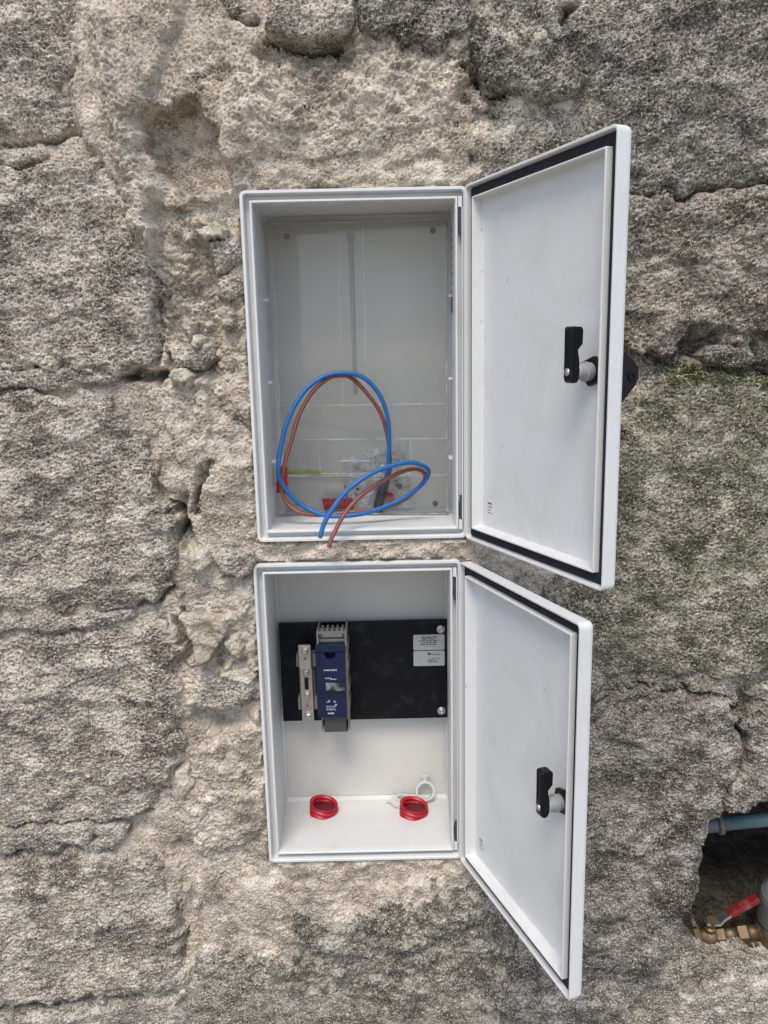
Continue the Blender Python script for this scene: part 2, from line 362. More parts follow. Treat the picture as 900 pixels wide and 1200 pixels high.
# ------------------------------------------------------------------ measured outlines on the wall, in metres
STONES = [
    ('L', 0.004, 0.02, [(-0.3922, 0.783), (-0.1453, 0.7784), (-0.1744, 0.6932), (-0.1974, 0.6447), (-0.2121, 0.6051), (-0.1962, 0.5664), (-0.202, 0.5522), (-0.249, 0.5449), (-0.4257, 0.5422)]),
    ('S', 0.0, 0.008, [(-0.4264, 0.5371), (-0.2831, 0.5353), (-0.2485, 0.5284), (-0.2563, 0.5182), (-0.2859, 0.5105), (-0.4306, 0.5071)]),
    ('L', 0.012, 0.022, [(-0.4315, 0.5009), (-0.2751, 0.5082), (-0.2295, 0.5197), (-0.1799, 0.5167), (-0.1471, 0.4721), (-0.1275, 0.4108), (-0.1188, 0.3615), (-0.1215, 0.2835), (-0.1263, 0.2517), (-0.164, 0.2456), (-0.4649, 0.2612)]),
    ('S', 0.008, 0.01, [(-0.4655, 0.2566), (-0.2336, 0.2494), (-0.1805, 0.2437), (-0.1792, 0.2321), (-0.2597, 0.2223), (-0.47, 0.2245)]),
    ('L', 0.008, 0.02, [(-0.4713, 0.2152), (-0.2721, 0.2156), (-0.1908, 0.2069), (-0.1403, 0.1624), (-0.1312, 0.0963), (-0.1213, 0.0349), (-0.1177, -0.0151), (-0.131, -0.063), (-0.1599, -0.0855), (-0.2173, -0.0919), (-0.5142, -0.0928)]),
    ('S', 0.006, 0.008, [(-0.5149, -0.0979), (-0.28, -0.1008), (-0.1879, -0.0952), (-0.1838, -0.1056), (-0.232, -0.1175), (-0.3323, -0.1256), (-0.5178, -0.1187)]),
    ('L', 0.008, 0.02, [(-0.5193, -0.1291), (-0.308, -0.1314), (-0.2201, -0.123), (-0.1377, -0.1197), (-0.1255, -0.1568), (-0.1262, -0.2371), (-0.1373, -0.3194), (-0.1631, -0.3893), (-0.1867, -0.4246), (-0.2345, -0.4335), (-0.5605, -0.4254)]),
    ('S', 0.01, 0.008, [(-0.5616, -0.4326), (-0.3394, -0.4352), (-0.2403, -0.4392), (-0.235, -0.4538), (-0.2508, -0.4695), (-0.3171, -0.4737), (-0.397, -0.482), (-0.5672, -0.4733)]),
    ('L', 0.006, 0.02, [(-0.5689, -0.485), (-0.3714, -0.4885), (-0.2523, -0.4856), (-0.1791, -0.4963), (-0.1657, -0.5654), (-0.1541, -0.6266), (-0.1583, -0.7044), (-0.1696, -0.7295), (-0.2342, -0.7469), (-0.3726, -0.756), (-0.6071, -0.7593)]),
    ('S', 0.004, 0.012, [(-0.6089, -0.7722), (-0.3743, -0.772), (-0.2493, -0.7625), (-0.1623, -0.7424), (-0.157, -0.7843), (-0.1755, -0.9665), (-0.6365, -0.9707)]),
    ('B', -0.004, 0.012, [(-0.0243, 0.7762), (0.041, 0.775), (0.0476, 0.6967), (0.0341, 0.6834), (0.0143, 0.676), (-0.0023, 0.686), (-0.018, 0.7095)]),
    ('S', 0.016, 0.012, [(0.0473, 0.7748), (0.1486, 0.773), (0.1562, 0.6713), (0.145, 0.6578), (0.1232, 0.6513), (0.0811, 0.6531), (0.048, 0.6616), (0.0442, 0.6715), (0.0538, 0.6927)]),
    ('R', 0.008, 0.014, [(0.1654, 0.7727), (0.2974, 0.7702), (0.3135, 0.6859), (0.2973, 0.6549), (0.2594, 0.6438), (0.2161, 0.6466), (0.1837, 0.6521), (0.1607, 0.6771)]),
    ('R', 0.018, 0.02, [(0.3005, 0.6252), (0.3092, 0.6428), (0.3298, 0.6523), (0.3785, 0.6455), (0.4311, 0.6226), (0.4561, 0.5881), (0.4235, 0.5766), (0.3707, 0.5837), (0.3333, 0.5965), (0.3092, 0.607)]),
    ('R', 0.004, 0.03, [(0.3221, 0.6642), (0.3397, 0.7694), (0.3979, 0.7684), (0.4213, 0.6721), (0.4807, 0.6671), (0.4931, 0.7666), (0.7901, 0.7611), (0.818, 0.4738), (0.6949, 0.471), (0.639, 0.4689), (0.5723, 0.4576), (0.5214, 0.465), (0.4888, 0.5303), (0.4651, 0.5798), (0.4309, 0.6306), (0.3763, 0.6534)]),
    ('B', 0.012, 0.022, [(0.4715, 0.4469), (0.5217, 0.4565), (0.584, 0.4489), (0.6416, 0.4625), (0.8192, 0.4611), (0.838, 0.2678), (0.716, 0.2635), (0.6727, 0.2667), (0.6465, 0.2763), (0.6366, 0.2856), (0.5997, 0.2818), (0.5971, 0.266), (0.5781, 0.2505), (0.5572, 0.2475), (0.5287, 0.2584), (0.4772, 0.2663)]),
    ('R', 0.01, 0.01, [(0.6213, 0.2495), (0.6335, 0.2607), (0.6614, 0.2624), (0.6875, 0.255), (0.6955, 0.2411), (0.6844, 0.2321), (0.654, 0.2316), (0.6327, 0.2355)]),
    ('R', 0.012, 0.012, [(0.697, 0.2525), (0.8393, 0.2541), (0.8429, 0.2172), (0.7132, 0.2234), (0.7007, 0.2341)]),
    ('G', 0.006, 0.022, [(0.5794, 0.2228), (0.619, 0.2289), (0.7136, 0.2176), (0.8436, 0.2102), (0.8844, -0.2098), (0.7457, -0.2173), (0.6701, -0.2236), (0.5682, -0.2131), (0.5128, -0.2198), (0.441, -0.1833), (0.4141, -0.091), (0.483, 0.0828), (0.5249, 0.1774)]),
    ('R', 0.01, 0.018, [(0.4179, -0.2912), (0.4813, -0.268), (0.5123, -0.2415), (0.5641, -0.2346), (0.5886, -0.2433), (0.62, -0.2359), (0.6821, -0.2537), (0.7069, -0.2816), (0.7099, -0.326), (0.7054, -0.3751), (0.6924, -0.4176), (0.6728, -0.4387), (0.6732, -0.4898), (0.662, -0.5265), (0.6578, -0.5941), (0.6462, -0.6289), (0.6342, -0.6595), (0.6217, -0.681), (0.6075, -0.7278), (0.5774, -0.7959), (0.5162, -0.9686), (0.3167, -0.9631), (0.3577, -0.7498), (0.4087, -0.5053)]),
    ('R', 0.014, 0.012, [(0.7154, -0.2929), (0.7377, -0.2824), (0.8915, -0.2833), (0.9038, -0.4099), (0.7601, -0.4121), (0.745, -0.4203), (0.7171, -0.4341), (0.6959, -0.4306), (0.7092, -0.3937), (0.7174, -0.3613), (0.72, -0.3235)]),
    ('S', 0.0, 0.012, [(0.7213, -0.2302), (0.8862, -0.2287), (0.8907, -0.2751), (0.7371, -0.2741), (0.7177, -0.2518)]),
    ('S', 0.006, 0.014, [(0.6564, -0.7674), (0.7015, -0.7366), (0.7711, -0.748), (0.9368, -0.7492), (0.9609, -0.998), (0.6455, -0.9893), (0.6362, -0.8055)]),
    ('B', -0.012, 0.012, [(0.6387, -0.7191), (0.6608, -0.6977), (0.6941, -0.7048), (0.7039, -0.7303), (0.6746, -0.7487), (0.6469, -0.7447)]),
    ('P', 0.016, 0.01, [(-0.1171, -0.1098), (-0.0869, -0.1027), (-0.0555, -0.1164), (-0.0501, -0.1296), (-0.0709, -0.1633), (-0.0819, -0.179), (-0.0975, -0.168), (-0.098, -0.139)]),
    ('P', 0.012, 0.008, [(-0.0522, -0.1453), (-0.0354, -0.1352), (-0.029, -0.1537), (-0.0336, -0.1695), (-0.0458, -0.1626)]),
    ('P', 0.012, 0.008, [(-0.0973, -0.003), (-0.0758, -0.0097), (-0.0683, -0.0263), (-0.0802, -0.0387), (-0.0943, -0.0308)]),
    ('S', 0.014, 0.012, [(-0.0642, -0.0188), (-0.0392, -0.0093), (-0.01, -0.0112), (-0.0072, -0.0277), (-0.0119, -0.0453), (-0.0295, -0.0526), (-0.051, -0.0432)]),
    ('P', 0.01, 0.006, [(-0.0347, -0.1013), (-0.0215, -0.0861), (-0.0171, -0.0965), (-0.028, -0.1144)]),
    ('S', 0.006, 0.012, [(-0.1097, -0.2185), (-0.0759, -0.2032), (-0.018, -0.2046), (-0.0126, -0.2236), (-0.0249, -0.2395), (-0.0639, -0.2549), (-0.1018, -0.2513)]),
    ('P', 0.012, 0.006, [(-0.0605, -0.1982), (-0.0248, -0.191), (-0.0126, -0.1993), (-0.0159, -0.2127), (-0.0435, -0.2093)]),
    ('P', 0.01, 0.008, [(-0.0563, 0.4255), (-0.0354, 0.4347), (-0.0156, 0.4268), (-0.0206, 0.4194), (-0.0479, 0.4156)]),
    ('S', -0.004, 0.012, [(-0.0414, 0.4123), (-0.0161, 0.4182), (-0.0007, 0.4114), (0.0003, 0.3897), (-0.0211, 0.3727), (-0.0419, 0.3687)]),
    ('S', -0.002, 0.01, [(-0.0355, 0.362), (-0.0121, 0.3703), (0.001, 0.3613), (0.0, 0.3436), (-0.021, 0.3374), (-0.0354, 0.3444)]),
    ('P', 0.008, 0.003, [(-0.1012, 0.2443), (-0.0859, 0.2462), (-0.0748, 0.2368), (-0.0812, 0.23), (-0.1014, 0.2247)]),
    ('P', 0.006, 0.003, [(-0.0824, 0.3119), (-0.0714, 0.3038), (-0.0784, 0.2871), (-0.0843, 0.3007)]),
    ('P', 0.006, 0.004, [(-0.0726, 0.287), (-0.0613, 0.2822), (-0.0664, 0.2755), (-0.0754, 0.2791)]),
    ('S', 0.004, 0.014, [(-0.1086, 0.2696), (-0.0871, 0.2782), (-0.0522, 0.2797), (-0.0466, 0.2591), (-0.0637, 0.2458), (-0.0985, 0.2488)]),
    ('P', 0.008, 0.006, [(-0.1398, -0.3544), (-0.1264, -0.3477), (-0.1206, -0.3761), (-0.1352, -0.3986), (-0.1421, -0.387)]),
]
BUMPS = [(-0.0776, 0.5518, 0.0242, 0.0267, 0.0, -0.012), (-0.0167, 0.5197, 0.0155, 0.0623, -8.0, 0.012), (-0.1464, 0.5837, 0.0328, 0.1115, -12.0, 0.016), (-0.1309, 0.4377, 0.0157, 0.0964, -14.0, 0.016), (-0.1189, 0.3172, 0.0069, 0.0784, -3.0, -0.012), (-0.0358, 0.3926, 0.0386, 0.0327, 0.0, -0.016), (-0.059, 0.2821, 0.0463, 0.0567, 0.0, -0.008), (-0.0641, 0.3438, 0.0297, 0.0333, 0.0, 0.006), (-0.1155, 0.0323, 0.0109, 0.0347, -14.0, -0.03), (-0.1301, 0.0781, 0.0168, 0.0146, 0.0, -0.014), (-0.0973, -0.003, 0.0122, 0.0125, 0.0, -0.02), (-0.1531, 0.2373, 0.028, 0.0058, 0.0, -0.024), (-0.1184, 0.232, 0.014, 0.0092, 0.0, -0.02), (-0.0658, 0.1429, 0.0309, 0.0715, 0.0, 0.008), (-0.0331, 0.0942, 0.0215, 0.0485, 0.0, 0.01), (-0.0111, 0.1655, 0.0142, 0.0236, 0.0, -0.008), (-0.1177, -0.1702, 0.0175, 0.0531, 0.0, -0.014), (-0.0643, -0.1781, 0.0125, 0.0186, 0.0, -0.02), (-0.0302, -0.1749, 0.0075, 0.008, 0.0, -0.02), (-0.0612, -0.2728, 0.051, 0.0137, -4.0, -0.016), (-0.0825, -0.3068, 0.0384, 0.0417, 0.0, -0.004), (-0.1308, -0.3546, 0.0103, 0.0282, 0.0, -0.01), (-0.0836, -0.4272, 0.0523, 0.052, 10.0, 0.008), (-0.2227, -0.4483, 0.0393, 0.0117, 0.0, -0.008), (0.0186, 0.3915, 0.0227, 0.0435, 0.0, 0.0), (0.0177, 0.6798, 0.015, 0.0097, 0.0, -0.02), (0.086, 0.6412, 0.0541, 0.0099, 0.0, -0.014), (0.1404, 0.65, 0.0216, 0.0118, 0.0, -0.01), (0.1932, 0.5872, 0.0657, 0.0505, 0.0, 0.004), (0.1581, 0.5058, 0.1779, 0.0104, -1.0, -0.006), (0.0614, 0.5796, 0.0438, 0.0507, 0.0, 0.004), (0.3137, 0.5798, 0.0329, 0.0304, 0.0, -0.01), (0.5607, 0.2232, 0.047, 0.0301, -20.0, -0.006), (0.6113, 0.2623, 0.021, 0.016, 0.0, -0.022), (0.5832, 0.2412, 0.0234, 0.0058, 0.0, -0.012), (0.4211, 0.6799, 0.0151, 0.0097, 0.0, -0.05), (0.7121, -0.2818, 0.0103, 0.0414, 0.0, -0.02)]
NICHE = [(0.6808, -0.4418), (0.7222, -0.4313), (0.7664, -0.4094), (0.9038, -0.4099), (0.9327, -0.7079), (0.7826, -0.7166), (0.6997, -0.7081), (0.6408, -0.6815), (0.6439, -0.5861), (0.6585, -0.5116)]
CRACKS = [(0.009, -0.012, [(-0.1601, 0.6734), (-0.1532, 0.5939), (-0.1407, 0.5221), (-0.1258, 0.4589), (-0.1186, 0.3943), (-0.1163, 0.3505)]), (0.003, 0.018, [(0.4813, -0.268), (0.5124, -0.2455), (0.5641, -0.2346), (0.5886, -0.2433), (0.62, -0.2359), (0.6821, -0.2537), (0.7069, -0.2816), (0.7138, -0.3261), (0.708, -0.3752)]), (0.002, 0.006, [(-0.3312, 0.503), (-0.2751, 0.5082), (-0.2496, 0.5181)]), (0.002, 0.005, [(-0.3654, 0.2188), (-0.2601, 0.2177), (-0.1796, 0.2275)]), (0.002, 0.005, [(-0.407, -0.1265), (-0.2826, -0.1268), (-0.1842, -0.1108)]), (0.002, 0.005, [(-0.4498, -0.4821), (-0.3444, -0.4833), (-0.2486, -0.474)]), (0.0025, 0.014, [(-0.4839, -0.7658), (-0.3458, -0.7631), (-0.2278, -0.7534)]), (0.003, 0.016, [(0.516, 0.4587), (0.5837, 0.4531), (0.6392, 0.4658), (0.7176, 0.4674)]), (0.003, 0.02, [(0.693, 0.2606), (0.6981, 0.2376), (0.7191, 0.2222)]), (0.004, 0.022, [(-0.0602, 0.1189), (-0.069, 0.095), (-0.0818, 0.0648), (-0.0868, 0.044)]), (0.003, 0.018, [(-0.0186, 0.1798), (-0.0055, 0.1594), (0.0083, 0.1508)]), (0.004, 0.03, [(-0.0514, -0.0495), (-0.0233, -0.0527), (-0.0048, -0.0506)]), (0.004, 0.03, [(-0.1764, 0.2378), (-0.1535, 0.2316), (-0.1205, 0.2355), (-0.1107, 0.2422)]), (0.003, 0.02, [(-0.1588, -0.5807), (-0.1584, -0.6112), (-0.1536, -0.6576), (-0.1583, -0.7044)]), (0.004, 0.03, [(-0.124, 0.0473), (-0.113, 0.0161), (-0.0968, 0.0045)]), (0.003, 0.02, [(-0.2309, -0.4365), (-0.1842, -0.4261)]), (0.003, 0.022, [(-0.1828, -0.094), (-0.1488, -0.0857), (-0.1312, -0.0656)]), (0.003, 0.02, [(-0.1163, -0.0981), (-0.1053, -0.1179)]), (0.004, 0.03, [(-0.0474, -0.2553), (-0.0277, -0.2435), (-0.0111, -0.2426)]), (0.003, 0.014, [(-0.3052, 0.5357), (-0.247, 0.5428), (-0.199, 0.549)]), (0.0035, 0.03, [(0.0458, 0.6597), (0.0863, 0.6491), (0.136, 0.6481)]), (0.003, 0.02, [(0.2973, 0.6232), (0.3136, 0.6029), (0.3575, 0.5819)]), (0.003, 0.02, [(0.6394, 0.2787), (0.6076, 0.2658), (0.583, 0.2446), (0.5477, 0.2511)]), (0.0025, 0.014, [(-0.0442, -0.3567), (-0.0286, -0.3784), (-0.0206, -0.4)]), (0.003, 0.012, [(-0.1222, 0.4053), (-0.1163, 0.3505), (-0.1192, 0.2834)])]
WIRE_BLUE = [(0.1769, 0.15, 0.0389), (0.1856, 0.128, 0.0671), (0.1899, 0.105, 0.0931), (0.1919, 0.095, 0.1335), (0.1899, 0.09, 0.1686), (0.1791, 0.085, 0.2008), (0.1571, 0.08, 0.2263), (0.1286, 0.075, 0.2345), (0.0989, 0.07, 0.2303), (0.0703, 0.06, 0.2104), (0.0489, 0.05, 0.1771), (0.0354, 0.045, 0.1383), (0.0293, 0.04, 0.1017), (0.0326, 0.045, 0.0783), (0.0461, 0.05, 0.0568), (0.0705, 0.05, 0.037), (0.0999, 0.04, 0.0287), (0.1338, 0.04, 0.0285), (0.1691, 0.05, 0.0335), (0.2075, 0.06, 0.0475), (0.2358, 0.06, 0.0662), (0.2481, 0.05, 0.0854), (0.2423, 0.035, 0.099), (0.2196, 0.02, 0.1077), (0.189, 0.005, 0.1043), (0.1565, -0.01, 0.0927), (0.1277, -0.02, 0.0722), (0.1062, -0.03, 0.0457), (0.0976, -0.034, 0.0299), (0.0926, -0.038, 0.014)]
WIRE_BROWN = [(0.1782, 0.155, 0.0338), (0.1882, 0.132, 0.061), (0.1925, 0.11, 0.0924), (0.1894, 0.1, 0.1369), (0.1798, 0.095, 0.1736), (0.1601, 0.09, 0.2034), (0.1393, 0.085, 0.2254), (0.1233, 0.08, 0.2308), (0.1034, 0.075, 0.2264), (0.0795, 0.067, 0.2062), (0.0601, 0.06, 0.1736), (0.0478, 0.055, 0.137), (0.0369, 0.05, 0.1027), (0.0312, 0.05, 0.075), (0.0369, 0.05, 0.0493), (0.0582, 0.045, 0.0331), (0.0904, 0.05, 0.0281), (0.1285, 0.05, 0.0312), (0.169, 0.057, 0.0328), (0.2051, 0.068, 0.0409), (0.2323, 0.068, 0.0611), (0.2434, 0.058, 0.0792), (0.2365, 0.043, 0.093), (0.2161, 0.028, 0.0956), (0.185, 0.013, 0.0849), (0.1509, -0.005, 0.0666), (0.1268, -0.02, 0.0432), (0.1136, -0.03, 0.0214), (0.1076, -0.035, 0.0106), (0.1045, -0.038, 0.0005)]
WIRE_EARTH = [(0.0198, 0.15, 0.0797), (0.0402, 0.15, 0.0793), (0.0675, 0.15, 0.0794), (0.0944, 0.152, 0.0751), (0.1146, 0.156, 0.0699)]
TERRACES = [(-0.014, 0.01, [(-0.1124, 0.4587), (-0.0505, 0.4627), (-0.0019, 0.4691), (-0.0007, 0.3919), (-0.0001, 0.2581), (-0.071, 0.2425), (-0.1126, 0.2468), (-0.1128, 0.3058), (-0.112, 0.3614), (-0.1184, 0.4106)]), (-0.042, 0.008, [(-0.1124, 0.5708), (-0.0807, 0.5844), (-0.0544, 0.5839), (-0.0388, 0.5551), (-0.022, 0.5425), (-0.0111, 0.5029), (-0.0061, 0.4734), (-0.0498, 0.4722), (-0.0865, 0.4751), (-0.0974, 0.5088), (-0.1195, 0.5372)]), (0.016, 0.014, [(-0.1814, 0.7318), (-0.054, 0.7294), (-0.085, 0.6425), (-0.1105, 0.5951), (-0.1283, 0.5374), (-0.112, 0.4639), (-0.1131, 0.3614), (-0.1258, 0.4032), (-0.1458, 0.4614), (-0.1803, 0.5125), (-0.1985, 0.5542), (-0.2045, 0.605)]), (0.008, 0.007, [(-0.1165, 0.2262), (-0.0536, 0.2039), (-0.0589, 0.1213), (-0.076, 0.0975), (-0.0866, 0.0465), (-0.1011, 0.0811), (-0.1167, 0.1618)]), (0.006, 0.01, [(-0.0691, 0.0925), (-0.0535, 0.1127), (0.0041, 0.1175), (-0.0021, -0.0001), (-0.0486, -0.0041), (-0.0689, 0.0213), (-0.0797, 0.0414)]), (-0.03, 0.008, [(-0.1241, 0.0621), (-0.1059, 0.0469), (-0.0965, 0.0095), (-0.1168, -0.0025)]), (-0.016, 0.008, [(-0.1274, -0.1147), (-0.0992, -0.1376), (-0.0975, -0.168), (-0.1226, -0.186), (-0.133, -0.1566)]), (-0.016, 0.008, [(-0.1109, -0.2538), (-0.0149, -0.2425), (-0.0131, -0.2808), (-0.0818, -0.2957), (-0.1128, -0.2812)]), (-0.012, 0.012, [(0.0324, 0.6521), (0.162, 0.6476), (0.1415, 0.6163), (0.0634, 0.6218)]), (-0.026, 0.008, [(0.6, 0.2773), (0.6369, 0.2811), (0.6426, 0.2651), (0.6222, 0.2541), (0.5946, 0.2478)]), (0.008, 0.02, [(-0.0061, 0.641), (0.0312, 0.6303), (0.0505, 0.5798), (0.0243, 0.498), (-0.0063, 0.5091), (-0.0149, 0.5505), (-0.0255, 0.5914)]), (0.008, 0.012, [(-0.1283, -0.3196), (-0.044, -0.3077), (-0.0229, -0.3928), (-0.0271, -0.4722), (-0.1075, -0.4922), (-0.1363, -0.4331)]), (-0.01, 0.01, [(-0.1526, -0.4764), (-0.1079, -0.4996), (-0.1334, -0.5813), (-0.1262, -0.6739), (-0.1509, -0.7363), (-0.153, -0.6113)]), (0.008, 0.01, [(-0.1037, -0.5369), (0.1288, -0.5578), (0.2625, -0.5462), (0.289, -0.6382), (0.1254, -0.6805), (-0.0362, -0.6451)])]
MOSS = [(0.5722, 0.2276), (0.5955, 0.2306), (0.6211, 0.2323), (0.6543, 0.227), (0.6897, 0.2239), (0.7194, 0.2187)]


W, H1, G, H2, X2, D = .300, .4745, .0325, .4792, -.0088, .165
BOXES = [(0, W, 0, H1), (X2, X2 + W, -G - H2, -G)]
GROUND_Z = -1.15

# ------------------------------------------------------------------ ground
bm = bmesh.new()
bmesh.ops.create_grid(bm, x_segments=40, y_segments=40, size=60)
for v in bm.verts:
    v.co.z = GROUND_Z + .01 * math.sin(v.co.x * .7) * math.cos(v.co.y * .9)
    v.co.y -= 58
g = part("ground", bm, "ground")
g["kind"] = "structure"; g["label"] = "grey paved street in front of the wall"

# ------------------------------------------------------------------ wall relief
rng = np.random.default_rng(11)

def tile(n, size, lmin, lmax, beta=0., aniso=1., ang=0.):
    f = np.fft.fftfreq(n, size / n)
    fx, fz = np.meshgrid(f, f)
    c, s = math.cos(ang), math.sin(ang)
    u, v = (fx * c + fz * s) * aniso, (-fx * s + fz * c)
    r = np.sqrt(u * u + v * v) + 1e-9
    amp = r ** -beta / (1 + (1 / (lmax * r)) ** 6) / (1 + (lmin * r) ** 6)
    w = np.fft.fft2(rng.standard_normal((n, n))) * amp
    t = np.real(np.fft.ifft2(w))
    t = (t - t.mean()) / t.std()
    return t.astype(np.float32), size

def sample(tl, X, Z):
    t, size = tl
    n = t.shape[0]
    a = (X / size % 1.0) * n; b = (Z / size % 1.0) * n
    i = np.floor(a).astype(np.int32); j = np.floor(b).astype(np.int32)
    fa = (a - i).astype(np.float32); fb = (b - j).astype(np.float32)
    i %= n; j %= n
    i2 = (i + 1) % n; j2 = (j + 1) % n
    return (t[j, i] * (1 - fa) + t[j, i2] * fa) * (1 - fb) + (t[j2, i] * (1 - fa) + t[j2, i2] * fa) * fb

def axis(lo, hi, a, b, d, grow=1.16, dmax=.03):
    mid_ = list(np.arange(a, b, d))
    left, right = [], []
    x, s = a, d
    while x > lo: s = min(s * grow, dmax); x -= s; left.append(x)
    x, s = mid_[-1], d
    while x < hi: s = min(s * grow, dmax); x += s; right.append(x)
    return np.array(left[::-1] + mid_ + right)

def scoops(n, size, count, aniso=1.6):
    """conchoidal hollows with sharp arrises, tiling"""
    g = np.arange(n) / n * size
    gx, gz = np.meshgrid(g, g)
    best = np.full((n, n), -1e9)
    sc = size / math.sqrt(count)
    for px, pz, o, a, b in zip(*rng.uniform(0, size, (2, count)), rng.normal(0, .35, count), *rng.normal(0, .45, (2, count))):
        ddx = (gx - px + size / 2) % size - size / 2
        ddz = (gz - pz + size / 2) % size - size / 2
        best = np.maximum(best, o + (a * ddx + b * ddz) / sc - ((ddx / aniso) ** 2 + (ddz * aniso ** .5) ** 2) / sc ** 2 * 1.1)
    t = -best
    return ((t - t.mean()) / t.std()).astype(np.float32), size

CELL = .00165
xs = axis(-1.7, 2.0, -.49, .83, CELL)
zs = axis(GROUND_Z + .02, 1.8, -.85, .735, CELL)
zs[0] = GROUND_Z - .02
X, Z = np.meshgrid(xs, zs)
dx = np.gradient(xs)[None, :]; dz = np.gradient(zs)[:, None]
cell = np.maximum(dx + 0 * dz, dz + 0 * dx)
fade = np.clip(CELL * 3 / cell, 0, 1)

f_big = sample(tile(512, 1.7, .06, .9, 1.4), X, Z)
f_mid = sample(tile(512, .9, .018, .10, .8), X + .37 * Z * 0, Z)
f_mid2 = sample(tile(512, .83, .018, .09, .6, 2.0, .15), X, Z)
f_chip = sample(tile(1024, .71, .007, .03, .5), X, Z)
f_streak = sample(tile(1024, .61, .0038, .022, .55, 2.3, .14), X, Z) * fade
f_grit = sample(tile(1024, .53, .0032, .010, .2), X, Z) * fade
f_sand = sample(tile(1024, .57, .0034, .0075, .1), X, Z) * fade
f_sc = sample(scoops(512, .55, 150), X + .004 * f_mid, Z + .004 * f_mid2)
f_sc2 = sample(scoops(512, .43, 420, 1.3), X + .002 * f_chip, Z)
f_wx = sample(tile(512, .8, .028, .12, .8), X, Z)
f_wz = sample(tile(512, .8, .028, .12, .8), X, Z)
f_rag = sample(tile(512, .6, .005, .02, .4), X, Z)
ridge = 1 - np.abs(f_chip) * 1.2
lump = np.abs(sample(tile(512, .77, .012, .05, .5), X, Z))
print("noise ready", X.shape)

def poly_sd(poly, px, pz):
    d2 = np.full(px.shape, 1e9); inside = np.zeros(px.shape, bool)
    n = len(poly)
    for k in range(n):
        ax, az = poly[k]; bx, bz = poly[(k + 1) % n]
        ex, ez = bx - ax, bz - az
        t = np.clip(((px - ax) * ex + (pz - az) * ez) / (ex * ex + ez * ez + 1e-12), 0, 1)
        d2 = np.minimum(d2, (px - ax - t * ex) ** 2 + (pz - az - t * ez) ** 2)
        cr = (az > pz) != (bz > pz)
        inside ^= cr & (px < ex * (pz - az) / (ez + 1e-12) + ax)
    d = np.sqrt(d2)
    return np.where(inside, d, -d)

def line_d(line, px, pz):
    d2 = np.full(px.shape, 1e9)
    for (ax, az), (bx, bz) in zip(line[:-1], line[1:]):
        ex, ez = bx - ax, bz - az
        t = np.clip(((px - ax) * ex + (pz - az) * ez) / (ex * ex + ez * ez + 1e-12), 0, 1)
        d2 = np.minimum(d2, (px - ax - t * ex) ** 2 + (pz - az - t * ez) ** 2)
    return np.sqrt(d2)

def window(x0, x1, z0, z1):
    return (slice(max(0, np.searchsorted(zs, z0) - 1), np.searchsorted(zs, z1) + 1),
            slice(max(0, np.searchsorted(xs, x0) - 1), np.searchsorted(xs, x1) + 1))

# courses of stone that go on beyond the measured part
AUTO = []
keep = (-.58, .90, -.96, .80)
z = GROUND_Z - .05
while z < 1.8:
    h = random.uniform(.17, .27)
    x = -1.8 + random.uniform(0, .2)
    while x < 2.1:
        w = random.uniform(.25, .5)
        q = (x + .012, x + w - .012, z + .010, z + h - .010)
        inz = q[3] > keep[2] and q[2] < keep[3]
        if inz and q[0] < keep[0] - .10 and q[1] > keep[0] - .02: q = (q[0], keep[0] - .02, q[2], q[3])
        elif inz and q[1] > keep[1] + .10 and q[0] < keep[1] + .02: q = (keep[1] + .02, q[1], q[2], q[3])
        elif q[1] > keep[0] and q[0] < keep[1]:
            if q[2] < keep[2] - .06 and q[3] > keep[2] - .01: q = (q[0], q[1], q[2], keep[2] - .01)
            elif q[3] > keep[3] + .06 and q[2] < keep[3] + .01: q = (q[0], q[1], keep[3] + .01, q[3])
        if q[1] < keep[0] or q[0] > keep[1] or q[3] < keep[2] or q[2] > keep[3]:
            j = lambda: random.uniform(-.018, .018)
            AUTO.append((random.choice("LLRBS"), random.uniform(.0, .012), .022,
                         [(q[0] + j(), q[2] + j()), ((q[0] + q[1]) / 2, q[2] + j()), (q[1] + j(), q[2] + j()), (q[1] + j(), (q[2] + q[3]) / 2),
                          (q[1] + j(), q[3] + j()), ((q[0] + q[1]) / 2, q[3] + j()), (q[0] + j(), q[3] + j()), (q[0] + j(), (q[2] + q[3]) / 2)]))
        x += w
    z += h

# rubble chips bedded in the mortar beside the cabinets
for k in range(80):
    cx, cz = (random.uniform(-.15, -.015), random.uniform(-.62, .44)) if k < 46 else (random.uniform(-.10, .40), random.uniform(.50, .68)) if k < 62 else (random.uniform(.0, .5), random.uniform(-.80, -.54))
    rr = random.uniform(.004, .012) * (1.2 if random.random() < .2 else 1)
    n = random.randint(5, 7)
    a0 = random.random() * 6
    AUTO.append((random.choice("SSLLLBP"), random.uniform(-.010, .003), rr * .7,
                 [(cx + rr * random.uniform(.7, 1.25) * math.cos(a0 + 6.283 * q / n), cz + .75 * rr * random.uniform(.7, 1.25) * math.sin(a0 + 6.283 * q / n)) for q in range(n)]))

for k in range(16):
    cx, cz = random.uniform(.66, .85), random.uniform(-.80, -.755)
    rr = random.uniform(.008, .018)
    n = random.randint(5, 7); a0 = random.random() * 6
    AUTO.append((random.choice("SRRB"), random.uniform(-.014, .004), rr * .6,
                 [(cx + rr * random.uniform(.7, 1.3) * math.cos(a0 + 6.283 * q / n), cz + .7 * rr * random.uniform(.7, 1.3) * math.sin(a0 + 6.283 * q / n)) for q in range(n)]))

